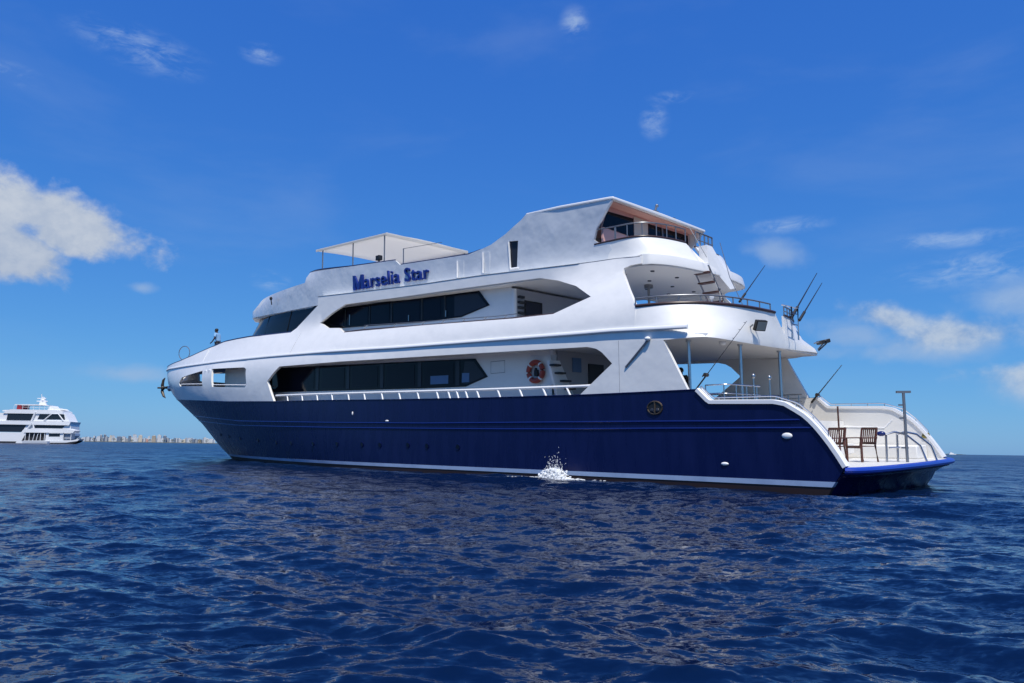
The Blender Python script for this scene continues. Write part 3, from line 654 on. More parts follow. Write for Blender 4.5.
for xm in (27.15, 24.25, 21.35, 18.48, 15.9): pane([(xm + .13, lo1(xm) - .02), (xm - .13, lo1(xm) - .02), (xm - .13, up1(xm) + .02), (xm + .13, up1(xm) + .02)], 3.340, PANE, w1, 'mullion')
up2 = lambda x: interp(x, [(15.2, 7.65), (19.25, 7.88), (26.4, 8.16)]); lo2 = lambda x: interp(x, [(16.3, 6.78), (19.2, 6.86), (27.2, 7.38)])
for xa, xb in ((27.0, 25.6), (25.3, 23.4), (23.1, 21.6), (21.2, 19.2), (18.9, 17.7)):
    pane([(xa, lo2(xa)), (xb, lo2(xb)), (xb, up2(xb)), (xa, up2(xa))], 2.784, GLASS2, w2)
pane([(16.75, 6.76), (16.75, 7.68), (15.25, 7.60), (14.68, 7.0), (16.3, 6.74)], 2.784, PANE, w2)
for xm in (25.45, 23.25, 21.4, 19.05, 17.4): pane([(xm + .06, lo2(xm)), (xm - .06, lo2(xm)), (xm - .06, up2(xm)), (xm + .06, up2(xm))], 2.79, BLACK, w2, 'mullion')
b = MB()
for xx, zz in ((25.0, 8.2), (20.0, 7.9), (17.3, 7.0)): b.tube([(xx, 2.83, lo2(xx)), (xx, 2.83, lo2(xx) + (0.55 if xx > 24 else 0.28))], 0.022, 6)
b.build('window_catch', STEEL, w2)
# wheelhouse front under the visor
g = skin_data([(28.6, 7.25), (39.75, 7.25), (39.55, 8.05), (38.3, 9.0), (27.3, 9.0)], [], glass_side, 0.05, 0.5, lambda z: lerp(z, [(7.3, 39.8), (8.05, 39.6), (9.1, 38.2), (9.6, 37.5)]))
wind = g.build('windscreen', GLASS, Y)
b = MB()
for x in (37.4, 34.4, 31.0):
    b.tube([(x + .5, glass_side(x + .5, 7.3) + .01, 7.3), (x - .2, glass_side(x - .2, 9.0) + .01, 9.0)], 0.035, 6)
b.build('windscreen_mullion', BLACK, wind)
# sun deck sides, name band, wheelhouse sides
tipT = lambda z: lerp(z, TOPB)
fwd_top = [(39.47, 9.25), (39.49, 9.62), (38.6, 10.0), (38.32, 10.05)]
outT = ([(7.72, 7.80)] + [p for p in TOP_GROOVE[::-1] if 8 < p[0] < 28] + [(27.0, 9.02), (27.78, 8.60), (32.27, 8.75), (35.40, 8.93), (37.4, 9.10)] + fwd_top + [(29.13, 10.04)] + TOP_EDGE[1:] + [(7.95, 8.45)])
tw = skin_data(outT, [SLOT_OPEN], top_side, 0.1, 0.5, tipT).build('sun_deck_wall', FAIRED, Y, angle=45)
for nm, S in (('slot_panel', SLOT_BLIND_A), ('slot_panel', SLOT_BLIND_B)):
    b = MB(); zc = [p for p in S]
    for s in (1, -1): b.prism([(x, s * (top_side(x, z) - 0.001), z) for x, z in S], (0, s * -0.0 + s * 0.016, 0))
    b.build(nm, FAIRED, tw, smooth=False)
    b = MB()
    for s in (1,): b.box((S[0][0] + 0.03, top_side(*S[0]) + 0.02, (S[0][1] + S[3][1]) / 2), (0.05, 0.06, S[0][1] - S[3][1]))
    b.build('slot_edge', WHITEPAINT, tw, smooth=False)
b = MB(); b.prism([(x + (0.03 if x > 12.6 else -0.03), top_side(x, z) - 0.085, z) for x, z in SLOT_OPEN], (0, 0.02, 0)); b.build('slot_glass', PANE, tw, smooth=False)
b = MB(); b.tube([(12.97, top_side(12.97, 8.27), 8.27), (12.98, top_side(12.98, 9.36), 9.36)], 0.045, 6); b.tube([(12.97, top_side(12.97, 8.25), 8.25), (12.5, top_side(12.5, 8.23), 8.23)], 0.04, 6); b.build('slot_edge', WHITEPAINT, tw, smooth=False)
capT = [(29.5, 10.79)] + [(x, z + .03) for x, z in TOP_EDGE[2:7]]
mbc = MB()
for s in (1, -1):
    P = resample([(29.5, 10.77), (24.48, 10.22), (20.65, 9.90)], 18); mbc.tube([(x, s * (top_side(x, z) - .05), z) for x, z in P], 0.05, 6)
    P = resample([(20.2, 9.62), (17.64, 9.44), (15.40, 9.29), (14.7, 9.35)], 14); mbc.tube([(x, s * (top_side(x, z) - .05), z) for x, z in P], 0.045, 6)
mbc.build('sun_deck_cap', NAVYCAP, Y)
# roof over the forward part of the sun deck, behind its side panels
rf = [(x, max(top_side(x, 10.03) - 0.02, 0.0), 10.03) for x in (29.1, 31, 33, 35, 36.5, 37.5, 38.2)]
slab(rf, 0.06).build('visor_roof', WHITE, Y)
b = MB(); b.box((28.8, 0, 10.25), (0.1, 5.9, 0.6)); b.build('sun_deck_front_wall', WHITE, Y, smooth=False)
slab([(x, top_side(x, 8.6) - .08, interp(x, [(9, 8.0), (29, 9.2)])) for x in (8.3, 12, 16, 20, 24, 29)], 0.05).build('sun_deck_floor', TEAK, Y)
# name on the side
cu = bpy.data.curves.new('name_text', 'FONT'); cu.body = 'arselia Star'; cu.size = 1.0; cu.extrude = 0.035; cu.offset = 0.005; cu.space_character = 1.1; cu.resolution_u = 6
to = bpy.data.objects.new('name_text', cu); COL.objects.link(to)
dg = bpy.context.evaluated_depsgraph_get(); tm = bpy.data.meshes.new_from_object(to.evaluated_get(dg)); bpy.data.objects.remove(to)
x0 = min(v.co.x for v in tm.vertices)
for v in tm.vertices: v.co.x += 0.98 - x0
# the capital M: two upright stems and a broad V between them
bmt = bmesh.new(); bmt.from_mesh(tm)
for q in (((0, 0), (0.19, 0), (0.19, 0.715), (0, 0.715)), ((0.68, 0), (0.87, 0), (0.87, 0.715), (0.68, 0.715)), ((0.17, 0.715), (0.17, 0.46), (0.36, 0.0), (0.435, 0.0), (0.435, 0.26)), ((0.70, 0.715), (0.435, 0.26), (0.435, 0.0), (0.51, 0.0), (0.70, 0.46))):
    lo_ = [bmt.verts.new((x, z, -0.035)) for x, z in q]; hi_ = [bmt.verts.new((x, z, 0.035)) for x, z in q]
    bmt.faces.new(hi_); bmt.faces.new(lo_[::-1])
    for k in range(len(q)): bmt.faces.new((lo_[k], lo_[(k + 1) % len(q)], hi_[(k + 1) % len(q)], hi_[k]))
bmt.to_mesh(tm); bmt.free()
co = np.array([v.co for v in tm.vertices]); x0, x1 = co[:, 0].min(), co[:, 0].max()
xl = TEXT_M[0][0]; xr = TEXT_r[0][0]; caph = 0.715
for v in tm.vertices:
    u = (v.co.x - x0) / (x1 - x0); X_ = xl + (xr - xl) * u
    base = interp(X_, [(xl, TEXT_M[0][1]), (TEXT_a[0][0], TEXT_a[0][1] + 0.02), (xr, TEXT_r[0][1])]); hgt = 0.74 - 0.10 * u
    Z_ = base + v.co.y / caph * hgt
    v.co = (X_, top_side(X_, Z_) + 0.06 + v.co.z * 1.4, Z_)
tm.materials.clear(); tm.materials.append(LETTER)
name = bpy.data.objects.new('name_lettering', tm); COL.objects.link(name); name.parent = tw
name['label'] = 'raised blue letters reading Marselia Star'

# after ends of the two upper decks: bulwarks bent round the stern
def band(levels, parent, name, m, t=0.09, n=(60, 8, 50)):
    """levels bottom to top: (half curve, z, (fractions where the notch starts and ends) or None below it); one plate with real thickness"""
    rows = []; first = None
    for i, (half, z, cut) in enumerate(levels):
        P = resample(stern_u(half, 40), 500); D_ = np.r_[0, np.cumsum([math.dist(P[k][:2], P[k + 1][:2]) for k in range(499)])]; 
        a_, b_ = cut if cut else next(c_ for _, _, c_ in levels if c_) if any(c_ for _, _, c_ in levels) else (0.5, 0.6)
        f_ = list(np.linspace(0, a_, n[0])) + list(np.linspace(a_, b_, n[1]))[1:] + list(np.linspace(b_, 1, n[2]))[1:]
        row = []
        for q in f_:
            k = min(int(q * 499), 498); w = q * 499 - k; x = P[k][0] * (1 - w) + P[k + 1][0] * w; y_ = P[k][1] * (1 - w) + P[k + 1][1] * w
            row.append(Vector((x, y_, z(x, y_) if callable(z) else z)))
        rows.append(row)
    N_ = len(rows[0]); inner = []
    for row in rows:
        r_ = []
        for k, p in enumerate(row):
            d = row[min(k + 1, N_ - 1)] - row[max(k - 1, 0)]; d.z = 0; d.normalize(); nn = Vector((-d.y, d.x, 0)); nn = nn if nn.dot(Vector((6.5, 0, 0)) - Vector((p.x, p.y, 0))) > 0 else -nn
            r_.append(p + nn * t)
        inner.append(r_)
    mb = MB(); idx = lambda i, k, s: (s * len(rows) + i) * N_ + k
    V = [p for r in rows for p in r] + [p for r in inner for p in r]; fs = []; edge = {}
    for i in range(len(rows) - 1):
        for k in range(N_ - 1):
            if levels[i][2] and levels[i + 1][2] and n[0] - 1 <= k < n[0] + n[1] - 2: continue
            q = [(i, k), (i, k + 1), (i + 1, k + 1), (i + 1, k)]
            fs.append([idx(*p, 0) for p in q]); fs.append([idx(*p, 1) for p in q[::-1]])
            for u in range(4): e = (q[u], q[(u + 1) % 4]); edge.setdefault(tuple(sorted(e)), []).append(e)
    for l in edge.values():
        if len(l) == 1: (p, q), = l; fs.append([idx(*q, 0), idx(*p, 0), idx(*p, 1), idx(*q, 1)])
    mb.add(V, fs); return mb.build(name, m, parent, angle=40)
def frac_at(half, y):
    P = resample(stern_u(half, 40), 400); return min(range(400), key=lambda k: abs(P[k][1] - y) + (0 if P[k][0] < 5 + (half[0][0] > 7) * 1.5 else 9)) / 399
L2M = [(6.0, 4.487), (5.0, 4.48), (4.4, 4.45), (3.86, 4.28), (3.52, 3.7), (3.46, 2.0), (3.42, 0.0)]
L2X = [(6.0, 4.475), (5.0, 4.40), (4.4, 4.16), (3.98, 3.75), (3.74, 3.1), (3.54, 1.9), (3.42, 0.0)]
L2T = [(6.0, 4.355), (4.98, 4.05), (4.28, 3.5), (3.90, 2.85), (3.65, 2.1), (3.48, 1.2), (3.40, 0.0)]
L2B_ = [(6.0, 4.487)] + L2B[1:]
drop = lambda x, y_: max(0.0, -y_) * 0.022 * min(max((4.6 - x) / 0.8, 0), 1)
fa, fb, fc, fd = frac_at(L2X, -1.05), frac_at(L2T, -0.25), frac_at(L2X, -1.15), frac_at(L2T, -1.12)
aft2 = band([(L2B_, lambda x, y_: 4.48 + drop(x, y_), None), (L2M, lambda x, y_: 4.64 + drop(x, y_), None), (L2X, 5.06, (fa, fc)), (L2T, 5.69, (fb, fd))], Y, 'upper_aft_bulwark', WHITE)
PT = resample(stern_u(L2T, 40), 400)
def top_rail(P, k0, k1, z, r, n=40): return [(x, y, z) for x, y in resample(P[int(k0 * 399):int(k1 * 399) + 1], n)]
b = MB(); b.tube(top_rail(PT, 0, fb, 5.71, 0), 0.055, 8); b.tube(top_rail(PT, fd, 0.8, 5.71, 0), 0.04, 8); b.build('aft_cap_rail', CAPWOOD, aft2)
def guard(P, k0, k1, z0, z1, nposts, r=0.022, closed_ends=True, mid=False):
    b = MB(); t = top_rail(P, k0, k1, z1, 0); b.tube(t, r * 1.25, 8)
    if mid: b.tube(top_rail(P, k0, k1, (z0 + z1) / 2, 0), r * 0.8, 6)
    for i in range(nposts):
        q = t[int(round(i * (len(t) - 1) / (nposts - 1)))]; b.tube([(q[0], q[1], z0), q], r, 6)
    return b
guard(PT, 0.0, fb - 0.03, 5.70, 5.96, 9).build('upper_aft_guard_rail', DULL, Y)
b = MB(); b.tube([(5.0, 1.2, 4.75), (5.0, 1.2, 6.22)], 0.02, 6); b.ball((5.0, 1.2, 6.27), 0.085); b.build('rail_lamp', WHITEPAINT, Y)
guard(PT, fd, fd + 0.17, 5.70, 6.02, 6, 0.02, mid=True).build('upper_stern_guard_rail', DULL, Y)
b = MB()
for yy in (-1.25, -1.78): b.tube([(3.28, yy, 4.86), (3.25, yy, 6.0), (3.6, yy, 6.12)], 0.03, 6)
b.tube([(3.3, -1.25, 5.4), (3.3, -1.78, 5.4)], 0.02, 6); b.tube([(3.3, -1.25, 5.8), (3.3, -1.78, 5.8)], 0.02, 6); b.build('stern_ladder', STEEL, Y)
# sun deck stern
L3L = [(6.35, 3.41), (6.05, 3.3), (5.78, 2.85), (5.58, 2.15), (5.44, 1.1), (5.38, 0.0)]
L3M = [(6.35, 3.40), (6.08, 3.25), (5.84, 2.80), (5.66, 2.1), (5.54, 1.1), (5.48, 0.0)]
L3G = [(8.35, 3.025), (7.3, 3.05), (6.6, 2.95), (6.12, 2.6), (5.80, 1.8), (5.66, 0.9), (5.62, 0.0)]
L3T = [(8.62, 3.085), (7.5, 3.07), (6.85, 2.92), (6.48, 2.55), (6.22, 1.8), (6.10, 0.9), (6.07, 0.0)]
ga, gb, gc, gd = frac_at(L3G, 0.35), frac_at(L3T, 0.95), frac_at(L3G, 0.2), frac_at(L3T, 0.35)
aft3 = band([(L3L, 7.30, None), (L3L, 7.37, None), (L3M, 7.66, None)], Y, 'sun_deck_edge', WHITE)
b = MB(); P0 = resample(stern_u(L3M, 40), 80); P1 = resample([(8.0, 3.0)] + stern_u(L3G, 40)[12:-12] + [(8.0, -3.0)], 80); b.grid([[(x, y, 7.655) for x, y in P0], [(x, y, 7.70) for x, y in P1]]); b.build('edge_ledge', WHITE, aft3)
w3 = band([(L3G, 7.68, (ga, gc)), (L3T, 8.46, (gb, gd))], Y, 'sun_deck_aft_bulwark', WHITE)
PT3 = resample(stern_u(L3T, 40), 400)
b = MB(); b.tube(top_rail(PT3, 0, gb, 8.48, 0), 0.035, 8); b.tube(top_rail(PT3, gd, 0.66, 8.42, 0), 0.035, 8); b.build('cap_rail', CAPWOOD, w3)
g = guard(PT3, 0.10, gb, 8.48, 8.97, 7, 0.02); t0 = top_rail(PT3, 0.10, gb, 8.97, 0)[0]; g.tube([t0, (8.45, 3.1, 9.0)], 0.025, 8); g.tube([(7.7, 3.08, 8.5), (7.7, 3.08, 8.98)], 0.02, 6); g.build('sun_deck_guard_rail', DULL, Y)
guard(PT3, gd + 0.01, gd + 0.14, 8.42, 9.0, 5, 0.026, mid=True).build('sun_deck_stern_rail', DULL, Y)
# stair down from the sun deck, its white side panel, stay wire
b = MB(); b.prism([(5.55, 0.42, 8.38), (5.55, 0.02, 8.38), (5.30, -1.15, 6.95), (5.30, -0.75, 6.85), (5.5, 0.42, 7.7)], (0.34, 0, 0)); b.build('stair_side_panel', WHITEPAINT, Y, smooth=False)
b = MB()
for yy in (0, 1):
    b.tube([(5.25 + .62 * yy, 0.9, 7.5), (5.25 + .62 * yy, -1.1, 5.2)], 0.035, 6)
stair = b.build('stair', STEEL, Y)
for i in range(7):
    b = MB(); b.box((5.56, 0.75 - 0.28 * i, 7.28 - 0.32 * i), (0.6, 0.24, 0.05)); b.build('tread', REDWOOD, stair, smooth=False)
b = MB(); b.tube([(5.0, 0.45, 8.35), (4.6, 0.6, 7.0), (3.62, 1.1, 5.22)], 0.012, 6); b.tube([(5.9, 1.0, 9.0), (5.3, 0.9, 7.8)], 0.014, 6); b.build('stay_wire', DULL, Y)
# wheelhouse on the after sun deck
rr = [(7.62, 3.22, 10.05), (7.8, 3.25, 10.07), (10.15, 3.27, 10.25), (11.95, 3.22, 10.35)]
slab(rr, 0.11).build('wheelhouse_roof', WHITEPAINT, Y, bevel=0.03)
slab([(x, h - 0.12, z - 0.115) for x, h, z in rr[1:]], 0.03).build('roof_lining', SALMON, Y, smooth=False)
aw = MB(); aw.box((8.34, 0, 9.1), (0.08, 5.95, 1.9)); awall = aw.build('wheelhouse_aft_wall', SALMON, Y, smooth=False)
def aft_glass(name, pts, m, x=8.295):
    b = MB(); b.prism([(x, y, z) for y, z in pts], (-0.02, 0, 0)); return b.build(name, m, awall, smooth=False)
aft_glass('aft_window', [(2.72, 9.74), (1.06, 9.80), (1.06, 9.05), (3.02, 9.10)], GLASS)
aft_glass('aft_door', [(1.02, 9.9), (0.1, 9.9), (0.1, 7.9), (1.02, 7.9)], BEIGE)
aft_glass('aft_window', [(0.04, 9.80), (-2.9, 9.86), (-2.9, 8.5), (0.04, 8.5)], GLASS)
for yy in (-0.9, -1.9):
    b = MB(); b.box((8.25, yy, 9.15), (0.05, 0.06, 1.3)); b.build('window_post', DULL, awall, smooth=False)
b = MB(); b.tube([(9.0, -1.35, 10.1), (8.9, -1.5, 10.95)], 0.05, 8); b.box((8.9, -1.45, 10.75), (0.1, 0.34, 0.06)); b.ball((8.9, -1.56, 11.02), 0.075); b.tube([(9.0, -1.5, 10.2), (8.92, -1.5, 10.9)], 0.02, 6); b.build('aerial_mast', DULL, Y)
b = MB(); b.tube([(8.2, -1.6, 10.1), (8.2, -1.6, 10.34)], 0.13, 12); b.build('roof_vent', BLACK, Y)
b = slab([(x, 3.0, 10.1 + .05 * (x - 7.8)) for x in (8.7, 12)], 0.02)
# forward end of wheelhouse: sloping roof down to the name band
fr = [(11.95, 3.2, 10.33), (12.22, 3.2, 10.14), (12.68, 3.2, 9.94), (13.12, 3.2, 9.74), (13.99, 3.18, 9.45), (14.42, 3.17, 9.39)]
slab([(x, h - .05, z - 0.01) for x, h, z in fr], 0.08).build('wheelhouse_front_roof', WHITE, Y)
# deck posts and deck-head lamps aft on the main deck
for x, y_ in ((3.85, 1.53), (3.85, -1.40), (4.45, 3.75)):
    b = MB(); b.tube([(x, y_, 1.95), (x, y_, 4.52)], 0.05, 10); b.tube([(x, y_, 4.44), (x, y_, 4.52)], 0.09, 10); b.build('deck_post', STEEL, Y)
b = MB(); b.ball((3.9, 2.6, 4.46), (0.12, 0.12, 0.09)); b.build('deck_head_lamp', WHITEPAINT, Y)
P = [(6.5, 4.2), (3.9, 4.2)]
b = MB()
for s in (1, -1):
    P = resample([(3.7, 4.12), (3.0, 4.1), (2.9, 2.2)] if s > 0 else [(6.0, 4.0), (4.2, 4.0)], 14)
    b.tube([(x, s * y_, 3.02) for x, y_ in P], 0.022, 6); b.tube([(x, s * y_, 2.75) for x, y_ in P], 0.014, 6)
    for x, y_ in P[::3]: b.tube([(x, s * y_, 2.0), (x, s * y_, 3.02)], 0.02, 6)
b.build('main_aft_rail', STEEL, Y)
b = MB()
for yy in (2.6, 1.5):
    b.tube([(2.9, yy, 2.0), (2.9, yy, 3.3)], 0.02, 6); b.ball((2.9, yy, 3.33), (0.06, 0.06, 0.08))
b.build('rail_lamp', STEEL, Y)
# side rails
mb = MB(); side_pts = resample(GUARD_TOP, 60)
for s in (1, -1): mb.tube([(x, s * (side(x, z) - 0.16), z) for x, z in side_pts], 0.05, 8)
rail = mb.build('side_guard_rail', WHITEPAINT, Y)
for x, z in GUARD_POSTS:
    zt = interp(x, GUARD_TOP); zb = interp(x, SHEER)
    for s in (1, -1):
        b = MB(); b.tube([(x + 0.16, s * (side(x, zt) - 0.16), zt), (x - 0.12, s * (side(x, zb) - 0.05), zb - 0.02)], 0.034, 6); b.build('rail_post', WHITEPAINT, rail)
mb = MB()
for s in (1, -1):
    mb.tube([(x, s * (side(x, z) - 0.25), z) for x, z in resample(UPPER_GUARD, 40)], 0.018, 6)
    for x in (22.4, 19.9, 17.7, 16.3, 14.9, 13.6, 12.4):
        zt = interp(x, UPPER_GUARD); zb = interp(x, UPPER_SILL); mb.tube([(x, s * (side(x, zt) - 0.25), zt), (x, s * (side(x, zb) - 0.12), zb)], 0.016, 6)
mb.build('upper_side_rail', DULL, Y)
# diagonal bracket on the side
b = MB(); b.tube([(5.28, 4.50, 3.92), (5.05, 4.50, 4.42)], 0.0, 6) if False else None
e0 = (6.35, 3.72); e1 = (5.45, 4.52)
b = MB(); b.tube([(e0[0], side(*e0) + 0.02, e0[1]), (e1[0], side(*e1) + 0.05, e1[1])], 0.03, 8); br = b.build('folded_boom', DULL, Y)
b = MB(); b.ball((e1[0], side(*e1) + 0.05, e1[1] + 0.05), (0.11, 0.08, 0.07)); b.build('boom_hinge', WHITEPAINT, br)
# flood lamps
def flood(loc, ax, name='flood_lamp', tilt=-0.45):
    t = MB(); M = Matrix.Rotation(ax, 3, 'Z') @ Matrix.Rotation(tilt, 3, 'Y')
    t.box(loc, (0.14, 0.42, 0.36), M=M); o = t.build(name, BLACK, Y, smooth=False, bevel=0.02)
    g = MB(); g.box(v3(loc) + M @ Vector((-0.076, 0, 0)), (0.012, 0.34, 0.28), M=M); g.build('lamp_glass', LAMPGL, o, smooth=False)
    k = MB(); k.tube([v3(loc) + M @ Vector((0.05, 0.25, 0)), v3(loc) + Vector((0.3, 0.15, -0.05))], 0.025, 6); k.tube([v3(loc) + M @ Vector((0.05, -0.23, 0)), v3(loc) + Vector((0.3, -0.1, -0.05))], 0.025, 6); k.build('lamp_bracket', DULL, o)
flood((3.22, 1.30, 5.08), -0.45)
flood((3.28, -4.0, 4.98), 0.9, tilt=-1.35)
b = MB(); b.tube([(3.3, -4.1, 4.95), (3.5, -4.0, 4.7)], 0.03, 6); b.tube([(3.25, -4.25, 4.95), (3.5, -4.05, 4.66)], 0.03, 6); b.build('lamp_bracket', DULL, Y)
# awning over the forward sun deck
aw = MB(); za = lambda x: 11.54 + (x - 22.0) * 0.047
aw.grid([[(x, y_, za(x) + 0.10 * (1 - (y_ / 2.75) ** 2)) for y_ in np.linspace(2.75, -2.75, 9)] for x in np.linspace(22.0, 28.64, 7)])
awn = aw.build('awning', CANVAS, Y, solid=0.05)
b = MB()
for x in (22.0,): b.box((x, 0, za(x) + 0.0), (0.06, 5.5, 0.16))
b.box((25.3, 2.75, za(25.3)), (6.65, 0.05, 0.12), M=Matrix.Rotation(-0.047, 3, 'Y')); b.box((25.3, -2.75, za(25.3)), (6.65, 0.05, 0.12), M=Matrix.Rotation(-0.047, 3, 'Y')); b.build('awning_hem', CANVAS, awn, smooth=False)
for x, zb_ in ((28.0, 10.5), (25.0, 10.25), (22.2, 9.95)):
    for s in (1, -1):
        b = MB(); b.tube([(x, s * 2.7, zb_ - .3), (x, s * 2.7, za(x))], 0.035, 8); b.build('awning_post', DULL, awn)
b = MB(); b.tube([(20.3, 2.95, 9.6), (20.3, 2.95, 10.45)], 0.03, 6); b.tube([(20.3, 2.95, 10.45), (17.5, 2.9, 10.25)], 0.012, 6); b.build('flag_post', DULL, Y)
# string of bulbs sagging under the awning, and a fly-deck rail
b = MB()
for i in range(46):
    t = i / 45; b.ball((27.6 - 7.2 * t, -1.2, 10.62 + 0.06 * math.sin(t * 9) - 0.05 * t), 0.035, 6, 4)
b.tube([(27.6 - 7.2 * t, -1.2, 10.64 + 0.06 * math.sin(t * 9) - 0.05 * t) for t in np.linspace(0, 1, 20)], 0.012, 5); b.build('light_string', DULL, awn)
b = MB(); b.box((22.3, 2.95, 10.33), (0.3, 0.22, 0.24)); b.tube([(22.3, 2.95, 10.05), (22.3, 2.95, 10.3)], 0.04); b.build('search_lamp', BLACK, Y, bevel=0.03)
b = MB(); b.tube([(33.1, 3.0, 9.3), (33.1, 3.06, 9.62)], 0.03, 6); b.ball((33.1, 3.06, 9.68), (0.09, 0.09, 0.11)); b.build('side_lamp', BLACK, Y)
# bow: posts between openings, hoop, fairleads, hatch
b = MB()
for x in (39.2, 39.9): b.box((x, side(x, 5.2) - 0.12, 5.2), (0.34, 0.16, 1.1))
b.build('bow_pillar', WHITEPAINT, Y, bevel=0.03)
b = MB()
for s in (1, -1):
    b.tube([(x, s * (side(x, z) - 0.1), z) for x, z in resample([(45.5, 5.14), (40.3, 4.88)], 10)], 0.03, 6); b.tube([(x, s * (side(x, z) - 0.1), z) for x, z in resample([(38.6, 4.74), (33.4, 4.46)], 10)], 0.03, 6)
b.build('bow_opening_rail', WHITEPAINT, Y)
b = MB(); b.tube([(38.0, 2.4, 3.2), (37.7, 2.2, 5.6)], 0.09, 8); b.build('bow_davit', DULL, Y)
b = MB(); b.box((42.5, 1.4, 4.35), (1.5, 0.9, 0.95)); b.tube([(42.2, 1.4, 4.6), (42.2, 2.0, 5.0)], 0.2, 10); b.build('windlass', DARKIN, Y, bevel=0.06)
hoop = [(51.9 + 0.5 * math.cos(t), 0.55 + 0.22 * math.cos(t), 8.05 + 0.55 * math.sin(t)) for t in np.linspace(-1.3, 4.4, 26)]
b = MB(); b.tube(hoop, 0.03, 6); b.tube([hoop[0], (51.7, 0.8, 7.0)], 0.035, 6); b.tube([hoop[-1], (52.6, 0.5, 7.0)], 0.03, 6); b.build('bow_hoop', DULL, Y)
b = slab([(x, max(0.1, min(1.7, side(x, 6.9) - 1.2)), interp(x, [(40, 7.15), (43, 7.55), (45.5, 7.5), (49, 7.18)])) for x in (41, 42.5, 44, 45.5, 47, 48.5)], 0.5); b.build('foredeck_hatch', WHITE, Y, bevel=0.05)
b = MB()
for s in (1, -1): b.tube([(53.6, s * 0.9, 6.95), (53.9, s * 0.75, 7.2), (54.5, s * 0.4, 7.2), (54.7, s * 0.25, 6.95)], 0.05, 8)
b.build('bow_chock', DULL, Y)
b = MB(); b.ball((51.3, side(51.3, 5.15), 5.15), (0.28, 0.16, 0.22)); b.build('hawse_pipe', STEEL, Y)
# mooring bits on the platform: swim ladder hoops
b = MB()
for y_, x in ((-0.25, -0.25), (-0.95, -0.35)):
    b.tube([(x - 0.55, y_ - 0.85, 0.66), (x - 0.42, y_ - 0.75, 1.15), (x - 0.15, y_ - 0.35, 1.5), (x + 0.1, y_ - 0.1, 1.58), (x + 0.28, y_ + 0.1, 1.5), (x + 0.3, y_ + 0.1, 0.66)], 0.035, 8)
b.tube([(-0.0, -0.3, 1.1), (-0.1, -0.95, 1.1)], 0.025, 6); b.build('swim_ladder', STEEL, Y)
b = MB(); b.tube([(-0.45, -0.42, 0.66), (-0.45, -0.48, 2.78)], 0.045, 8); b.box((-0.45, -0.48, 2.80), (0.42, 0.08, 0.07), rz=0.7); 
for z in (1.1, 1.55, 2.0, 2.4): b.box((-0.40, -0.44, z), (0.2, 0.05, 0.05), rz=0.7)
b.build('stern_post', DULL, Y)
b = MB(); b.ball((0.1, 0.05, 1.53), (0.13, 0.09, 0.08)); b.build('shower_head', STRAKEB, Y)

# ------------------------------------------------------------------ things on board
BOAT_PARTS = False
def chair(loc, rz, label):
    t = empty('armchair', on_boat(*loc, rz) @ Matrix.Scale(1.1, 4)); tag(t, label, 'chair', 'red wooden armchairs on the stern')
    W_, D_ = 0.27, 0.25
    b = MB()
    for i in range(6): b.box((0, -0.2 + 0.085 * i, 0.44), (0.5, 0.07, 0.025))
    b.box((0, 0.24, 0.41), (0.5, 0.03, 0.06)); b.build('seat', REDWOOD, t, smooth=False)
    for sx in (-1, 1):
        b = MB(); b.box((sx * W_, 0.25, 0.33), (0.045, 0.05, 0.66)); b.build('leg', REDWOOD, t, smooth=False)
        b = MB(); b.tube([(sx * W_, -0.32, 0), (sx * W_, -0.25, 0.45), (sx * W_, -0.35, 0.95)], 0.028, 6); b.build('leg', REDWOOD, t)
        b = MB(); b.box((sx * W_, -0.01, 0.67), (0.07, 0.6, 0.03)); b.build('armrest', REDWOOD, t, smooth=False)
    b = MB()
    for z in (0.52, 0.93): b.box((0, -0.26 - (z - 0.45) * 0.2, z), (0.54, 0.03, 0.07))
    for i in range(7): b.box((-0.21 + 0.07 * i, -0.265 - 0.055, 0.72), (0.03, 0.018, 0.42), M=Matrix.Rotation(0.2, 3, 'X'))
    b.build('backrest', REDWOOD, t, smooth=False)
    return t
chair((0.72, 0.05, 0.665), -0.45, 'red-brown slatted wooden armchair in full view on the stern, nearer the swim ladder')
chair((1.32, 0.95, 0.665), -0.30, 'red-brown slatted wooden armchair half hidden behind the curved white bulwark cap')
# life ring on the side deck wall
ring = empty('life_ring', on_boat(11.32, 3.42, 3.94)); tag(ring, 'red and white life ring hanging on the white cabin wall of the yacht', 'life ring')
b = MB(); b.tube([(0.36 * math.cos(t), 0, 0.36 * math.sin(t)) for t in [2 * math.pi * k / 32 for k in range(32)]], 0.1, 10, True); b.build('ring', RED, ring)
for k in range(4):
    a = k * math.pi / 2 + math.pi / 4; b = MB()
    b.tube([(0.36 * math.cos(a + d), 0, 0.36 * math.sin(a + d)) for d in np.linspace(-0.09, 0.09, 5)], 0.104, 10); b.build('white_band', WHITEPAINT, ring)
b = MB(); b.box((-0.02, -0.02, -0.06), (0.17, 0.1, 0.24)); b.ball((-0.02, 0.0, 0.09), (0.07, 0.05, 0.06)); b.build('life_ring_lamp', BLACK, ring, bevel=0.02)
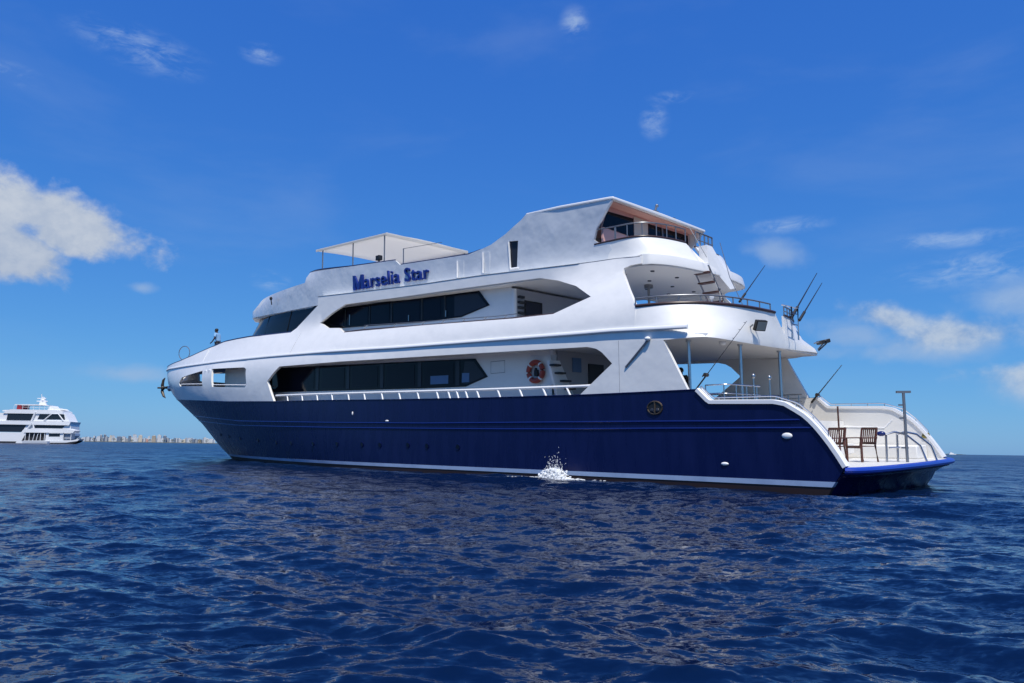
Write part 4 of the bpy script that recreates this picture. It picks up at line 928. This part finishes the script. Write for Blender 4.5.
# anchor hanging from the bow
ANCHOR_AT = (52.0, 1.9, 5.3)
anc = empty('anchor', on_boat(*ANCHOR_AT) @ Matrix.Scale(0.72, 4)); tag(anc, 'weathered steel anchor hanging off the bow of the big yacht', 'anchor')
b = MB(); b.tube([(-1.3, -0.35, 0.05), (0.25, 0.05, -0.1)], [0.09, 0.12], 8); b.build('shank', ANCH, anc)
b = MB(); b.tube([(0.25, -0.1, 1.0), (0.42, 0.0, 0.75), (0.5, 0.05, 0.2), (0.45, 0.05, -0.5), (0.1, 0.0, -1.0), (-0.4, 0.0, -1.2)], [0.05, 0.13, 0.17, 0.17, 0.12, 0.04], 8); b.build('fluke', ANCH, anc)
b = MB(); b.tube([(0.2, -0.6, -0.1), (0.35, 0.6, -0.1)], 0.09, 8); b.ball((0.3, 0.05, -0.1), (0.2, 0.22, 0.25)); b.build('crown', ANCH, anc)
# fishing rods
def rod(a, b_, label, r=0.022, reel=True, name='fishing_rod'):
    t = empty(name, on_boat(*a)); tag(t, label, 'fishing rod', 'fishing rods set up along the yacht')
    d = v3(b_) - v3(a); m = MB(); m.tube([d * k / 8 for k in range(9)], [r * (1 - 0.075 * k) for k in range(9)], 6); m.build('blank', RODM, t)
    m = MB(); m.tube([d * -0.02, d * 0.2], r * 1.6, 8); m.build('handle', BLACK, t)
    p = Vector((d.y, -d.x, 0)).normalized() if Vector((d.y, -d.x, 0)).length > 0.01 else Vector((1, 0, 0))
    if not reel: return t
    m = MB(); m.tube([d * 0.2 - p * 0.04, d * 0.2 + p * 0.12], 0.06, 10); m.tube([d * 0.2 + p * 0.17, d * 0.17 + p * 0.17], 0.02, 6); m.build('reel', ANCH, t)
    m = MB()
    for k in (3, 4.5, 6, 7, 7.8): m.tube([d * k / 8 + p * 0.05 + Vector((0.03 * math.cos(q), 0.03 * math.sin(q), 0.0)) for q in np.linspace(0, 5.5, 7)], 0.006, 4)
    m.build('line_guide', DULL, t)
    return t
rod((3.96, -4.30, 2.73), (2.75, -4.30, 4.08), 'dark fishing rod rising from the far bulwark, below the upper deck, against the sky', 0.026)
rod((3.94, 4.2, 2.95), (2.23, 4.2, 4.82), 'fishing rod slanting across the open after deck, beside the steel deck post', 0.015)
rod((3.5, -1.85, 5.75), (3.6, -4.58, 7.78), 'longer of the two dark outrigger rods leaning off the upper stern rail', 0.034, False)
rod((3.5, -2.5, 5.7), (3.6, -5.02, 7.44), 'shorter of the two dark outrigger rods leaning off the upper stern rail', 0.032, False)
rod((3.6, 1.88, 5.87), (3.6, -0.07, 7.37), 'thin fishing rod standing behind the upper aft bulwark, under the sun deck end', 0.024, False)
pole = MB(); pole.tube([(0, 0, 0), (0.0, 0.0, 1.75)], 0.028, 6); pl_ = pole.build('boat_hook', REDWOOD); pl_.matrix_world = on_boat(1.62, -0.65, 0.67); tag(pl_, 'thin dark red pole standing upright behind the wooden chairs', 'pole')
b = MB()
for k in range(5): b.tube([(0.2 * math.cos(t) * (1 - 0.06 * k), 0.14 * math.sin(t) * (1 - 0.06 * k), 0.04 + 0.05 * k) for t in [2 * math.pi * q / 16 for q in range(16)]], 0.035, 6, True)
rp = b.build('rope_coil', ROPE); rp.matrix_world = on_boat(0.10, -4.40, 1.34) @ Matrix.Scale(0.7, 4); tag(rp, 'olive yellow coil of rope lying on the far stern bulwark', 'rope')

# ------------------------------------------------------------------ people
def skinned(joints, edges, radii, root):
    me = bpy.data.meshes.new('body'); names = list(joints); me.from_pydata([joints[n] for n in names], [(names.index(a), names.index(c_)) for a, c_ in edges], [])
    o = bpy.data.objects.new('body', me); COL.objects.link(o)
    o.modifiers.new('skin', 'SKIN').use_smooth_shade = True
    for i, n in enumerate(names):
        sv = me.skin_vertices[0].data[i]; r = radii[n]; sv.radius = r if isinstance(r, tuple) else (r, r); sv.use_root = (n == root)
    s = o.modifiers.new('sub', 'SUBSURF'); s.levels = 2; s.render_levels = 2
    dg = bpy.context.evaluated_depsgraph_get(); m2 = bpy.data.meshes.new_from_object(o.evaluated_get(dg)); bpy.data.objects.remove(o); return m2
def person(M, pose, shirt, trousers, label, lean=0.0):
    t = empty('person', M); tag(t, label, 'person')
    J = {'pelvis': (0, 0, .95), 'waist': (0, .02 + lean * .1, 1.08), 'chest': (0, .02 + lean * .35, 1.30), 'neck': (0, .02 + lean * .5, 1.48), 'skull0': (0, .035 + lean * .55, 1.56), 'skull1': (0, .04 + lean * .6, 1.66),
         'shL': (-.17, .01 + lean * .42, 1.41), 'shR': (.17, .01 + lean * .42, 1.41), 'hipL': (-.09, 0, .90), 'hipR': (.09, 0, .90),
         'knL': (-.11, .03, .50), 'knR': (.11, .03, .50), 'anL': (-.12, -.02, .09), 'anR': (.12, -.02, .09), 'toL': (-.13, .16, .04), 'toR': (.13, .16, .04)}
    J.update(pose)
    E_ = [('pelvis', 'waist'), ('waist', 'chest'), ('chest', 'neck'), ('neck', 'skull0'), ('skull0', 'skull1'), ('chest', 'shL'), ('chest', 'shR'), ('shL', 'elL'), ('elL', 'wrL'), ('shR', 'elR'), ('elR', 'wrR'), ('wrL', 'haL'), ('wrR', 'haR'),
          ('pelvis', 'hipL'), ('pelvis', 'hipR'), ('hipL', 'knL'), ('hipR', 'knR'), ('knL', 'anL'), ('knR', 'anR'), ('anL', 'toL'), ('anR', 'toR')]
    Rr = {'pelvis': (.15, .11), 'waist': (.135, .10), 'chest': (.16, .115), 'neck': .055, 'skull0': (.07, .085), 'skull1': (.078, .095), 'shL': .065, 'shR': .065, 'elL': .042, 'elR': .042, 'wrL': .03, 'wrR': .03, 'haL': (.04, .018), 'haR': (.04, .018),
          'hipL': .095, 'hipR': .095, 'knL': .06, 'knR': .06, 'anL': .04, 'anR': .04, 'toL': (.045, .028), 'toR': (.045, .028)}
    me = skinned(J, E_, Rr, 'pelvis'); bm = bmesh.new(); bm.from_mesh(me)
    mb = MB(); hd = v3(J['skull0']); 
    # face, ears and fingers go into the same mesh as the body
    mb.ball(hd + Vector((0, .088, .045)), (.014, .022, .024), 6, 5); mb.ball(hd + Vector((0, .08, -.005)), (.028, .012, .009), 8, 4)
    for s in (-1, 1): mb.ball(hd + Vector((s * .082, 0, .05)), (.012, .025, .035), 6, 5); mb.ball(hd + Vector((s * .032, .086, .075)), (.014, .008, .009), 6, 4)
    for s in 'LR':
        w = v3(J['wr' + s]); hnd = v3(J['ha' + s]); d = (hnd - w).normalized(); sd = d.cross(Vector((0, 0, 1))).normalized() if abs(d.z) < .95 else Vector((0, 1, 0))
        for k, ln in enumerate((.07, .08, .075, .055)):
            o_ = hnd + sd * (k - 1.5) * .019; mb.tube([o_, o_ + d * ln * .5, o_ + d * ln * .85 + Vector((0, 0, -.018))], [.009, .0085, .007], 5)
        mb.tube([w + d * .03 + sd * -.03, w + d * .06 + sd * -.055, w + d * .09 + sd * -.05], [.011, .01, .008], 5)
    me2 = bpy.data.meshes.new('x'); me2.from_pydata(mb.v, [], mb.f); bm.from_mesh(me2); bm.to_mesh(me); bm.free(); bpy.data.meshes.remove(me2)
    me.materials.clear(); me.materials.append(SKIN); me.polygons.foreach_set('use_smooth', [True] * len(me.polygons)); me.polygons.foreach_set('material_index', [0] * len(me.polygons))
    bo = bpy.data.objects.new('body', me); COL.objects.link(bo); bo.parent = t
    # hair cap
    h = MB(); h.ball(hd + Vector((0, -.012, .088)), (.088, .102, .085), 14, 8); h.build('hair', HAIR, t)
    # shirt with sleeves
    Js = {k: J[k] for k in ('pelvis', 'waist', 'chest', 'shL', 'shR', 'elL', 'elR')}
    Js['collar'] = tuple(v3(J['chest']).lerp(v3(J['neck']), .75))
    for s in 'LR': Js['el' + s] = tuple(v3(J['sh' + s]).lerp(v3(J['el' + s]), .8))
    m3 = skinned(Js, [('pelvis', 'waist'), ('waist', 'chest'), ('chest', 'collar'), ('chest', 'shL'), ('chest', 'shR'), ('shL', 'elL'), ('shR', 'elR')],
                 {'pelvis': (.172, .132), 'waist': (.16, .122), 'chest': (.18, .135), 'collar': (.085, .08), 'shL': .088, 'shR': .088, 'elL': .07, 'elR': .07}, 'pelvis')
    m3.materials.clear(); m3.materials.append(shirt); so = bpy.data.objects.new('shirt', m3); COL.objects.link(so); so.parent = t; m3.polygons.foreach_set('use_smooth', [True] * len(m3.polygons))
    Jt = {k: J[k] for k in ('pelvis', 'hipL', 'hipR', 'knL', 'knR')}; Jt['anL'] = tuple(v3(J['anL']) + Vector((0, 0, .04))); Jt['anR'] = tuple(v3(J['anR']) + Vector((0, 0, .04)))
    m4 = skinned(Jt, [('pelvis', 'hipL'), ('pelvis', 'hipR'), ('hipL', 'knL'), ('hipR', 'knR'), ('knL', 'anL'), ('knR', 'anR')], {'pelvis': (.165, .125), 'hipL': .115, 'hipR': .115, 'knL': .082, 'knR': .082, 'anL': .068, 'anR': .068}, 'pelvis')
    m4.materials.clear(); m4.materials.append(trousers); so = bpy.data.objects.new('trousers', m4); COL.objects.link(so); so.parent = t; m4.polygons.foreach_set('use_smooth', [True] * len(m4.polygons))
    return t
rest = {'elL': (-.25, .10, 1.16), 'wrL': (-.21, .27, .98), 'haL': (-.20, .34, .93), 'elR': (.25, .10, 1.16), 'wrR': (.21, .27, .98), 'haR': (.20, .34, .93)}
hang = {'elL': (-.24, -.02, 1.14), 'wrL': (-.25, .06, .90), 'haL': (-.25, .08, .81), 'elR': (.24, -.02, 1.14), 'wrR': (.25, .06, .90), 'haR': (.25, .08, .81)}
person(on_boat(41.5, 2.4, 6.63, -1.0) @ Matrix.Scale(1.25, 4), rest, SHIRT, TROUSERS, 'person in a light blue shirt leaning on the rail of the yacht\'s foredeck', 0.25)
person(on_boat(7.0, 0.1, 2.07, 0.6) @ Matrix.Scale(1.12, 4), hang, DARKSHIRT, TROUSERS, 'person in dark clothes standing in the shade of the after deck, seen as a silhouette')

# ------------------------------------------------------------------ splash by the hull
rs = random.Random(5); sp = MB()
cx = 9.0; base = BM @ Vector((cx, 4.95, 0)); ax = (BM.to_3x3() @ Vector((1, 0, 0))).normalized(); ax.z = 0; ou = (BM.to_3x3() @ Vector((0, 1, 0))); ou.z = 0; ou.normalize()
for i in range(1700):
    t = rs.gauss(0.12, 0.27); q = rs.gauss(0, 0.16); z = 0.36 * rs.random() ** 1.6 * math.sqrt(max(0.02, 1 - ((t - .12) / .52) ** 2)); r = rs.uniform(0.008, 0.032)
    sp.ball(ax * t + ou * q + Vector((0, 0, z + 0.01)), (r * 1.3, r, r), 5, 3)
for i in range(360):
    a = rs.gauss(0, 0.12); hgt = abs(rs.gauss(0, 0.26)); t = a * (1.2 + hgt * 0.7) + 0.12; r = rs.uniform(0.004, 0.013)
    sp.ball(ax * t + ou * rs.gauss(0, 0.1) + Vector((0, 0, 0.15 + hgt)), (r, r, r * rs.uniform(1, 2.6)), 5, 3)
for i in range(700):
    t = rs.gauss(0.25, 0.72); r = rs.uniform(0.006, 0.03)
    sp.ball(ax * t + ou * rs.gauss(0.05, 0.16) + Vector((0, 0, 0.03 + rs.uniform(0, .03))), (r * 2.2, r * 1.3, r * 0.4), 5, 3)
so = sp.build('splash', FOAM); so.location = base; so.location.z = 0.0; tag(so, 'white splash of water falling beside the navy hull at the waterline', 'splash', kind='stuff')

# ------------------------------------------------------------------ second yacht and the tender alongside it
FM = lambda az_t, d: Matrix.Translation((d * az_t, d, 0))            # a place by the tangent of its bearing and its distance ahead
D2 = 300.0; K = 0.001333 * D2                                          # metres across
FW = mat('far_white', (0.80, 0.81, 0.82), 0.45, mottle=(0.3, 0.3, (0.7, 0.71, 0.73))); FG = mat('far_dark_glass', (0.012, 0.016, 0.026), 0.15); FGR = mat('far_grey', (0.30, 0.33, 0.38), 0.5); FRD = mat('far_red_panel', (0.30, 0.02, 0.03), 0.6); FBK = mat('far_black', (0.02, 0.02, 0.024), 0.6)
ang2 = math.atan(0.62)
y2 = empty('yacht', FM(-0.6213, D2)); tag(y2, 'distant white motor yacht with dark window bands and a red panel on its top deck', 'yacht')
def pz(y): return (443.2 - y) * K                                     # heights were measured as rows above its waterline
def px(x): return (17 + (x - 17) * 0.91 - 45) * K
def slabx(name, poly, y0, y1, m, parent):
    b = MB(); b.prism([(px(x), y0, pz(y)) for x, y in poly], (0, y1 - y0, 0)); return b.build(name, m, parent, smooth=False)
slabx('hull', [(-75, 443.8), (66, 443.8), (74, 440), (80, 435), (80, 433), (27, 432.5), (-78, 432.5)], -3.5, 3.5, FW, y2)
slabx('hull_stripe', [(-75, 443.9), (21, 443.9), (22.5, 441.4), (-75, 441.4)], -3.53, 3.53, FBK, y2)
slabx('main_windows', [(-70, 432), (26, 432), (31, 424.6), (-70, 424.6)], -3.1, 3.1, FG, y2)
slabx('main_windows', [(38, 428), (70, 428), (73, 425), (41, 425)], -3.1, 3.1, FG, y2)
slabx('main_wall', [(26, 433), (31, 424.5), (79, 424.5), (80, 433)], -3.0, 3.0, FW, y2)
slabx('upper_deck', [(-72, 424.8), (78, 424.8), (79.5, 421.5), (-72, 421)], -3.6, 3.6, FW, y2)
slabx('upper_windows', [(8, 420.6), (35, 420.6), (37, 413.8), (9, 413.8)], -3.02, 3.02, FG, y2)
slabx('upper_windows', [(42, 419.2), (72, 419.2), (70.5, 414.2), (44, 414.2)], -3.02, 3.02, FG, y2)
slabx('upper_wall', [(-10, 421.2), (77, 421.2), (72, 413.4), (-6, 413.4)], -2.9, 2.9, FW, y2)
slabx('sun_deck', [(4, 413.8), (70, 413.8), (69, 411), (62, 409.8), (12, 409.8), (8, 411)], -3.3, 3.3, FW, y2)
b = MB()
for sgn in (-1, 1):
    for q0, q1 in (((49, 420.5), (57.5, 413.6)), ((57.5, 413.6), (64.5, 413.6)), ((64.5, 413.6), (71, 420.5))): b.tube([(px(q0[0]), sgn * 3.2, pz(q0[1])), (px(q1[0]), sgn * 3.2, pz(q1[1]))], 0.2, 6)
    b.tube([(px(36), sgn * 3.2, pz(421)), (px(39.5), sgn * 3.2, pz(412))], 0.35, 6); b.tube([(px(30), sgn * 3.3, pz(433)), (px(37.5), sgn * 3.3, pz(423))], 0.4, 6); b.tube([(px(40), sgn * 3.3, pz(430)), (px(38), sgn * 3.3, pz(423))], 0.35, 6)
b.build('side_arch', FW, y2)
slabx('red_panel', [(17, 409.6), (22, 409.6), (22, 405.4), (17.5, 405.2)], -2.6, 2.6, FRD, y2)
slabx('awning', [(14, 405.6), (44, 405.4), (52, 406), (52, 405.2), (38, 404.4), (15, 404.6)], -2.6, 2.6, FW, y2)
b = MB()
for x in (14.5, 24, 30, 36, 42.5, 48, 52, 58, 63, 67): b.tube([(px(x), -2.8, pz(410)), (px(x), -2.8, pz(405.3 if x < 53 else 408))], 0.06, 5)
b.tube([(px(23), -2.8, pz(407.4)), (px(68), -2.8, pz(408))], 0.05, 5); b.build('deck_rail', FW, y2)
slabx('fly_bridge', [(50, 410), (68, 410), (65, 408.4), (57, 408), (54.5, 405.6), (52.5, 405.6)], -2.0, 2.0, FW, y2)
b = MB(); b.prism([(px(37), -0.4, pz(405)), (px(45.5), -0.4, pz(405)), (px(41.5), -0.4, pz(396.5)), (px(39.5), -0.4, pz(396.5))], (0, 0.8, 0)); b.tube([(px(34.5), 0, pz(398.2)), (px(44), 0, pz(398.2))], 0.2, 6); b.tube([(px(34), 0, pz(401)), (px(46), 0, pz(401))], 0.22, 6); b.tube([(px(39), 0, pz(397)), (px(38.6), 0, pz(393.8))], 0.14, 6); b.ball((px(41), 0, pz(400)), 0.7); b.build('mast', FW, y2)
slabx('stern_awning', [(1.5, 411.8), (7, 411.8), (7, 410.3), (2, 410.6)], -2.5, 2.5, FW, y2)
ten = empty('tender', FM(-0.6142, D2 - 12)); tag(ten, 'white covered passenger boat with a black waterline, moored alongside the distant yacht', 'boat')
def qx(x): return (x - 52) * K * 0.97
def part2(name, poly, y0, y1, m):
    b = MB(); b.prism([(qx(x), y0, pz(y)) for x, y in poly], (0, y1 - y0, 0)); return b.build(name, m, ten, smooth=False)
part2('hull', [(28, 444), (72, 444), (80, 441), (83, 438.3), (76, 439.4), (48, 440.2), (28, 440.5)], -1.6, 1.6, FW)
part2('waterline', [(46, 444.1), (72, 444.1), (79, 441.8), (82, 440.0), (70, 441.8), (46, 442.3)], -1.63, 1.63, FBK)
part2('cabin_side', [(49, 440.5), (66, 440.3), (66, 433), (49, 433)], -1.45, 1.45, FW)
part2('cabin_window', [(52, 436.4), (63, 436.2), (63, 433.4), (52, 433.4)], -1.48, 1.48, FG)
part2('rear_painted_shade', [(25, 441), (48.5, 441), (48.5, 432.6), (29, 432.6)], -1.1, 1.1, FBK)  # solid black block: the dark under the roof, put in as colour
part2('front_painted_shade', [(67, 438.5), (74, 438.5), (74, 433), (67, 433)], -1.1, 1.1, FGR)  # grey block painting in the dimmer space under the forward roof
part2('roof', [(25, 432.8), (76, 432.6), (78, 430.2), (70, 428.6), (40, 428.6), (27, 430)], -1.9, 1.9, FW)
b = MB()
for x in (29, 33, 36.5, 40, 44, 48, 66.5, 74): b.tube([(qx(x), -1.5, pz(441)), (qx(x + (1.5 if x in (36.5, 40) else 0)), -1.5, pz(432.5))], 0.12, 5)
b.build('roof_post', FW, ten)
din = MB(); 
for s in (0,):
    rows = [[(qx(x), w * hw_, z) for w, z in ((-1, pz(440.9) + up_), (-0.8, 0.1), (0, -0.1), (0.8, 0.1), (1, pz(440.9) + up_))] for x, hw_, up_ in ((21, 0.1, 0.1), (23, 0.7, 0.05), (28, 1.0, 0), (40, 1.0, 0), (46.5, 0.9, 0))]
    din.grid(rows); din.grid([[r[0] for r in rows], [r[-1] for r in rows]]); din.add(rows[-1], [tuple(range(5))])
dg_ = din.build('dinghy', FW); dg_.matrix_world = FM(-0.6092, D2 - 17); tag(dg_, 'small low white boat floating in front of the covered passenger boat', 'boat')

# ------------------------------------------------------------------ town on the far shore
D3 = 3000.0; P3 = 0.001333 * D3                                        # about four metres to a pixel-wide house
b = MB(); b.prism([((-0.575 + 0.001333 * t) * D3, D3 + 30, -2) for t in (0, 165)] + [((-0.575 + 0.001333 * t) * D3, D3 + 500, -2) for t in (165, 0)], (0, 0, 5.0)); isl = b.build('shore', mat('pale_breakwater', (0.16, 0.18, 0.18), 0.9, mottle=(0.01, 0.5, (0.2, 0.2, 0.18)))); isl['kind'] = 'structure'
def facade(name, col, floors):
    m = bpy.data.materials.new(name); m.use_nodes = True; N = Nodes(m.node_tree); b_ = N.n('ShaderNodeBsdfPrincipled'); o_ = N.n('ShaderNodeOutputMaterial'); N.link(b_.outputs[0], o_.inputs[0]); b_.inputs['Roughness'].default_value = 0.8
    t = N.n('ShaderNodeTexCoord'); mp = N.n('ShaderNodeMapping'); N.link(t.outputs['Object'], mp.inputs[0]); mp.inputs['Rotation'].default_value = (math.pi / 2, 0, 0)
    br = N.n('ShaderNodeTexBrick'); br.offset = 0.0; br.inputs['Scale'].default_value = 0.3; br.inputs['Mortar Size'].default_value = 0.12; br.inputs['Brick Width'].default_value = 1.1; br.inputs['Row Height'].default_value = 1.0
    br.inputs['Color1'].default_value = (*[c_ * 0.55 for c_ in col], 1); br.inputs['Color2'].default_value = (*[c_ * 0.78 for c_ in col], 1); br.inputs['Mortar'].default_value = (*col, 1)
    N.link(mp.outputs[0], br.inputs['Vector']); N.link(br.outputs[0], b_.inputs['Base Color']); return m
TINTS = [('white', (0.66, 0.68, 0.70)), ('pale grey', (0.38, 0.41, 0.45)), ('cream', (0.66, 0.60, 0.50)), ('blue-grey', (0.18, 0.23, 0.31)), ('salmon', (0.60, 0.34, 0.28)), ('tan', (0.45, 0.38, 0.30))]
FAC = [facade(n.replace(' ', '_').replace('-', '_') + '_facade', c_, 6) for n, c_ in TINTS]
CROWN = mat('far_foliage', (0.05, 0.08, 0.045), 0.9)
ORD = ['first', 'second', 'third', 'fourth', 'fifth', 'sixth', 'seventh', 'eighth', 'ninth', 'tenth', 'eleventh', 'twelfth', 'thirteenth', 'fourteenth', 'fifteenth', 'sixteenth', 'seventeenth', 'eighteenth', 'nineteenth', 'twentieth'] + ['twenty-' + q for q in ('first', 'second', 'third', 'fourth', 'fifth', 'sixth', 'seventh', 'eighth', 'ninth')] + ['thirtieth'] + ['thirty-' + q for q in ('first', 'second', 'third', 'fourth', 'fifth', 'sixth', 'seventh', 'eighth', 'ninth')]
rc = random.Random(21); x = 214.0; count = {}
heights = [(214, 4.5), (205, 6), (195, 5), (185, 7), (176, 5), (168, 7.5), (160, 9), (152, 8), (143, 7), (136, 9), (127, 7), (118, 6), (110, 8), (104, 9), (97, 6), (90, 7), (84, 5)]
while x > 76:
    w = rc.choice([1.3, 1.6, 2.0, 2.4, 3.0, 3.6]); hpx = interp(x, heights) * rc.uniform(0.35, 0.9); k = rc.choices(range(6), (11, 7, 1.5, 6, 2 if 140 < x < 170 else 0.3, 0.5))[0]
    wm, hm, dm = w * P3, hpx * P3, rc.uniform(14, 24); az_t = -0.3946 - 0.001333 * (214.5 - x + w / 2); dist = D3 + rc.uniform(40, 200)
    t = empty('apartment_block', Matrix.Translation((az_t * dist, dist, 3.0)) @ Matrix.Rotation(rc.uniform(0.2, 0.6), 4, 'Z'))
    count[k] = count.get(k, 0) + 1
    tag(t, '%s %s block on the far shore, %s %s one from the yacht\'s bow' % ('low' if hpx < 4.6 else 'tall' if hpx > 7 else 'mid-height', TINTS[k][0], ORD[count[k] - 1], TINTS[k][0]), 'building', 'apartment blocks along the far shore')
    b = MB(); b.box((0, 0, hm / 2), (wm, dm, hm)); b.build('walls', FAC[k], t, smooth=False)
    b = MB(); b.box((wm * rc.uniform(-.2, .2), 0, hm + 1.3), (wm * rc.uniform(.3, .6), dm * .5, 2.6)); b.build('roof_housing', FAC[rc.choice((0, 1, 2))], t, smooth=False)
    x -= w * rc.uniform(0.75, 1.15)
for i, xt in enumerate((206, 199, 190, 181.5, 172, 163, 149, 131, 121, 113, 101, 93)):
    dist = D3 + 20; t = empty('tree', Matrix.Translation(((-0.3946 - 0.001333 * (214.5 - xt)) * dist, dist, 3.0))); tag(t, 'dark green tree on the far shore, %s tree counting from the yacht\'s bow' % ORD[i], 'tree', 'trees along the far shore')
    b = MB(); b.tube([(0, 0, 0), (0.3, 0, 5)], [0.5, 0.3], 6); b.build('trunk', ANCH, t)
    b = MB(); hh = rc.uniform(9, 16)
    for q in range(160):
        a, e_ = rc.uniform(0, 6.28), rc.uniform(-1, 1); rr_ = rc.uniform(.55, 1); c_ = Vector((math.cos(a) * math.sqrt(1 - e_ * e_) * 7 * rr_, math.sin(a) * math.sqrt(1 - e_ * e_) * 6 * rr_, hh * .6 + e_ * hh * .42 * rr_)); s = rc.uniform(.7, 1.5)
        b.add([c_ + Vector((rc.uniform(-s, s), rc.uniform(-s, s), rc.uniform(-s, s))) for _ in range(3)], [(0, 1, 2)])
    b.build('crown', CROWN, t, smooth=False)
# low far things right of the yacht
D4 = 4200.0
for az_t, w, h_, lab in ((0.5905, 42, 9, 'small white ship on the horizon just right of the yacht\'s stern'),):
    t = empty('ship', Matrix.Translation((az_t * D4, D4, 0))); tag(t, lab, 'ship')
    b = MB(); b.prism([(-w / 2, -5, -1), (w / 2 - 6, -5, -1), (w / 2, -5, 4), (-w / 2, -5, 4)], (0, 10, 0)); b.build('hull', FW, t, smooth=False)
    b = MB(); b.box((-6, 0, 6.5), (w * .5, 8, 5)); b.box((-9, 0, 10), (w * .28, 7, 3)); b.tube([(-8, 0, 11), (-8, 0, 16)], 0.6, 6); b.build('superstructure', FW, t, smooth=False)
for i, (a0, a1, h_, lab) in enumerate(((0.576, 0.586, 6, 'low dark island on the horizon, nearer the yacht\'s stern'), (0.598, 0.640, 5, 'long low hazy island on the horizon at the right'))):
    b = MB(); n = 24; ring = [((a0 + (a1 - a0) * k / n) * D4, D4 + 200, -1) for k in range(n + 1)]; tops = [(p[0], p[1], h_ * (0.4 + 0.6 * rc.random()) * math.sin(math.pi * (k + .4) / (n + .8))) for k, p in enumerate(ring)]
    back = [(p[0], p[1] + 60, p[2]) for p in tops]; b.grid([ring, tops, back]); o = b.build('island', mat('far_island', (0.10, 0.13, 0.13), 0.9)); o['kind'] = 'structure'; o['label'] = lab
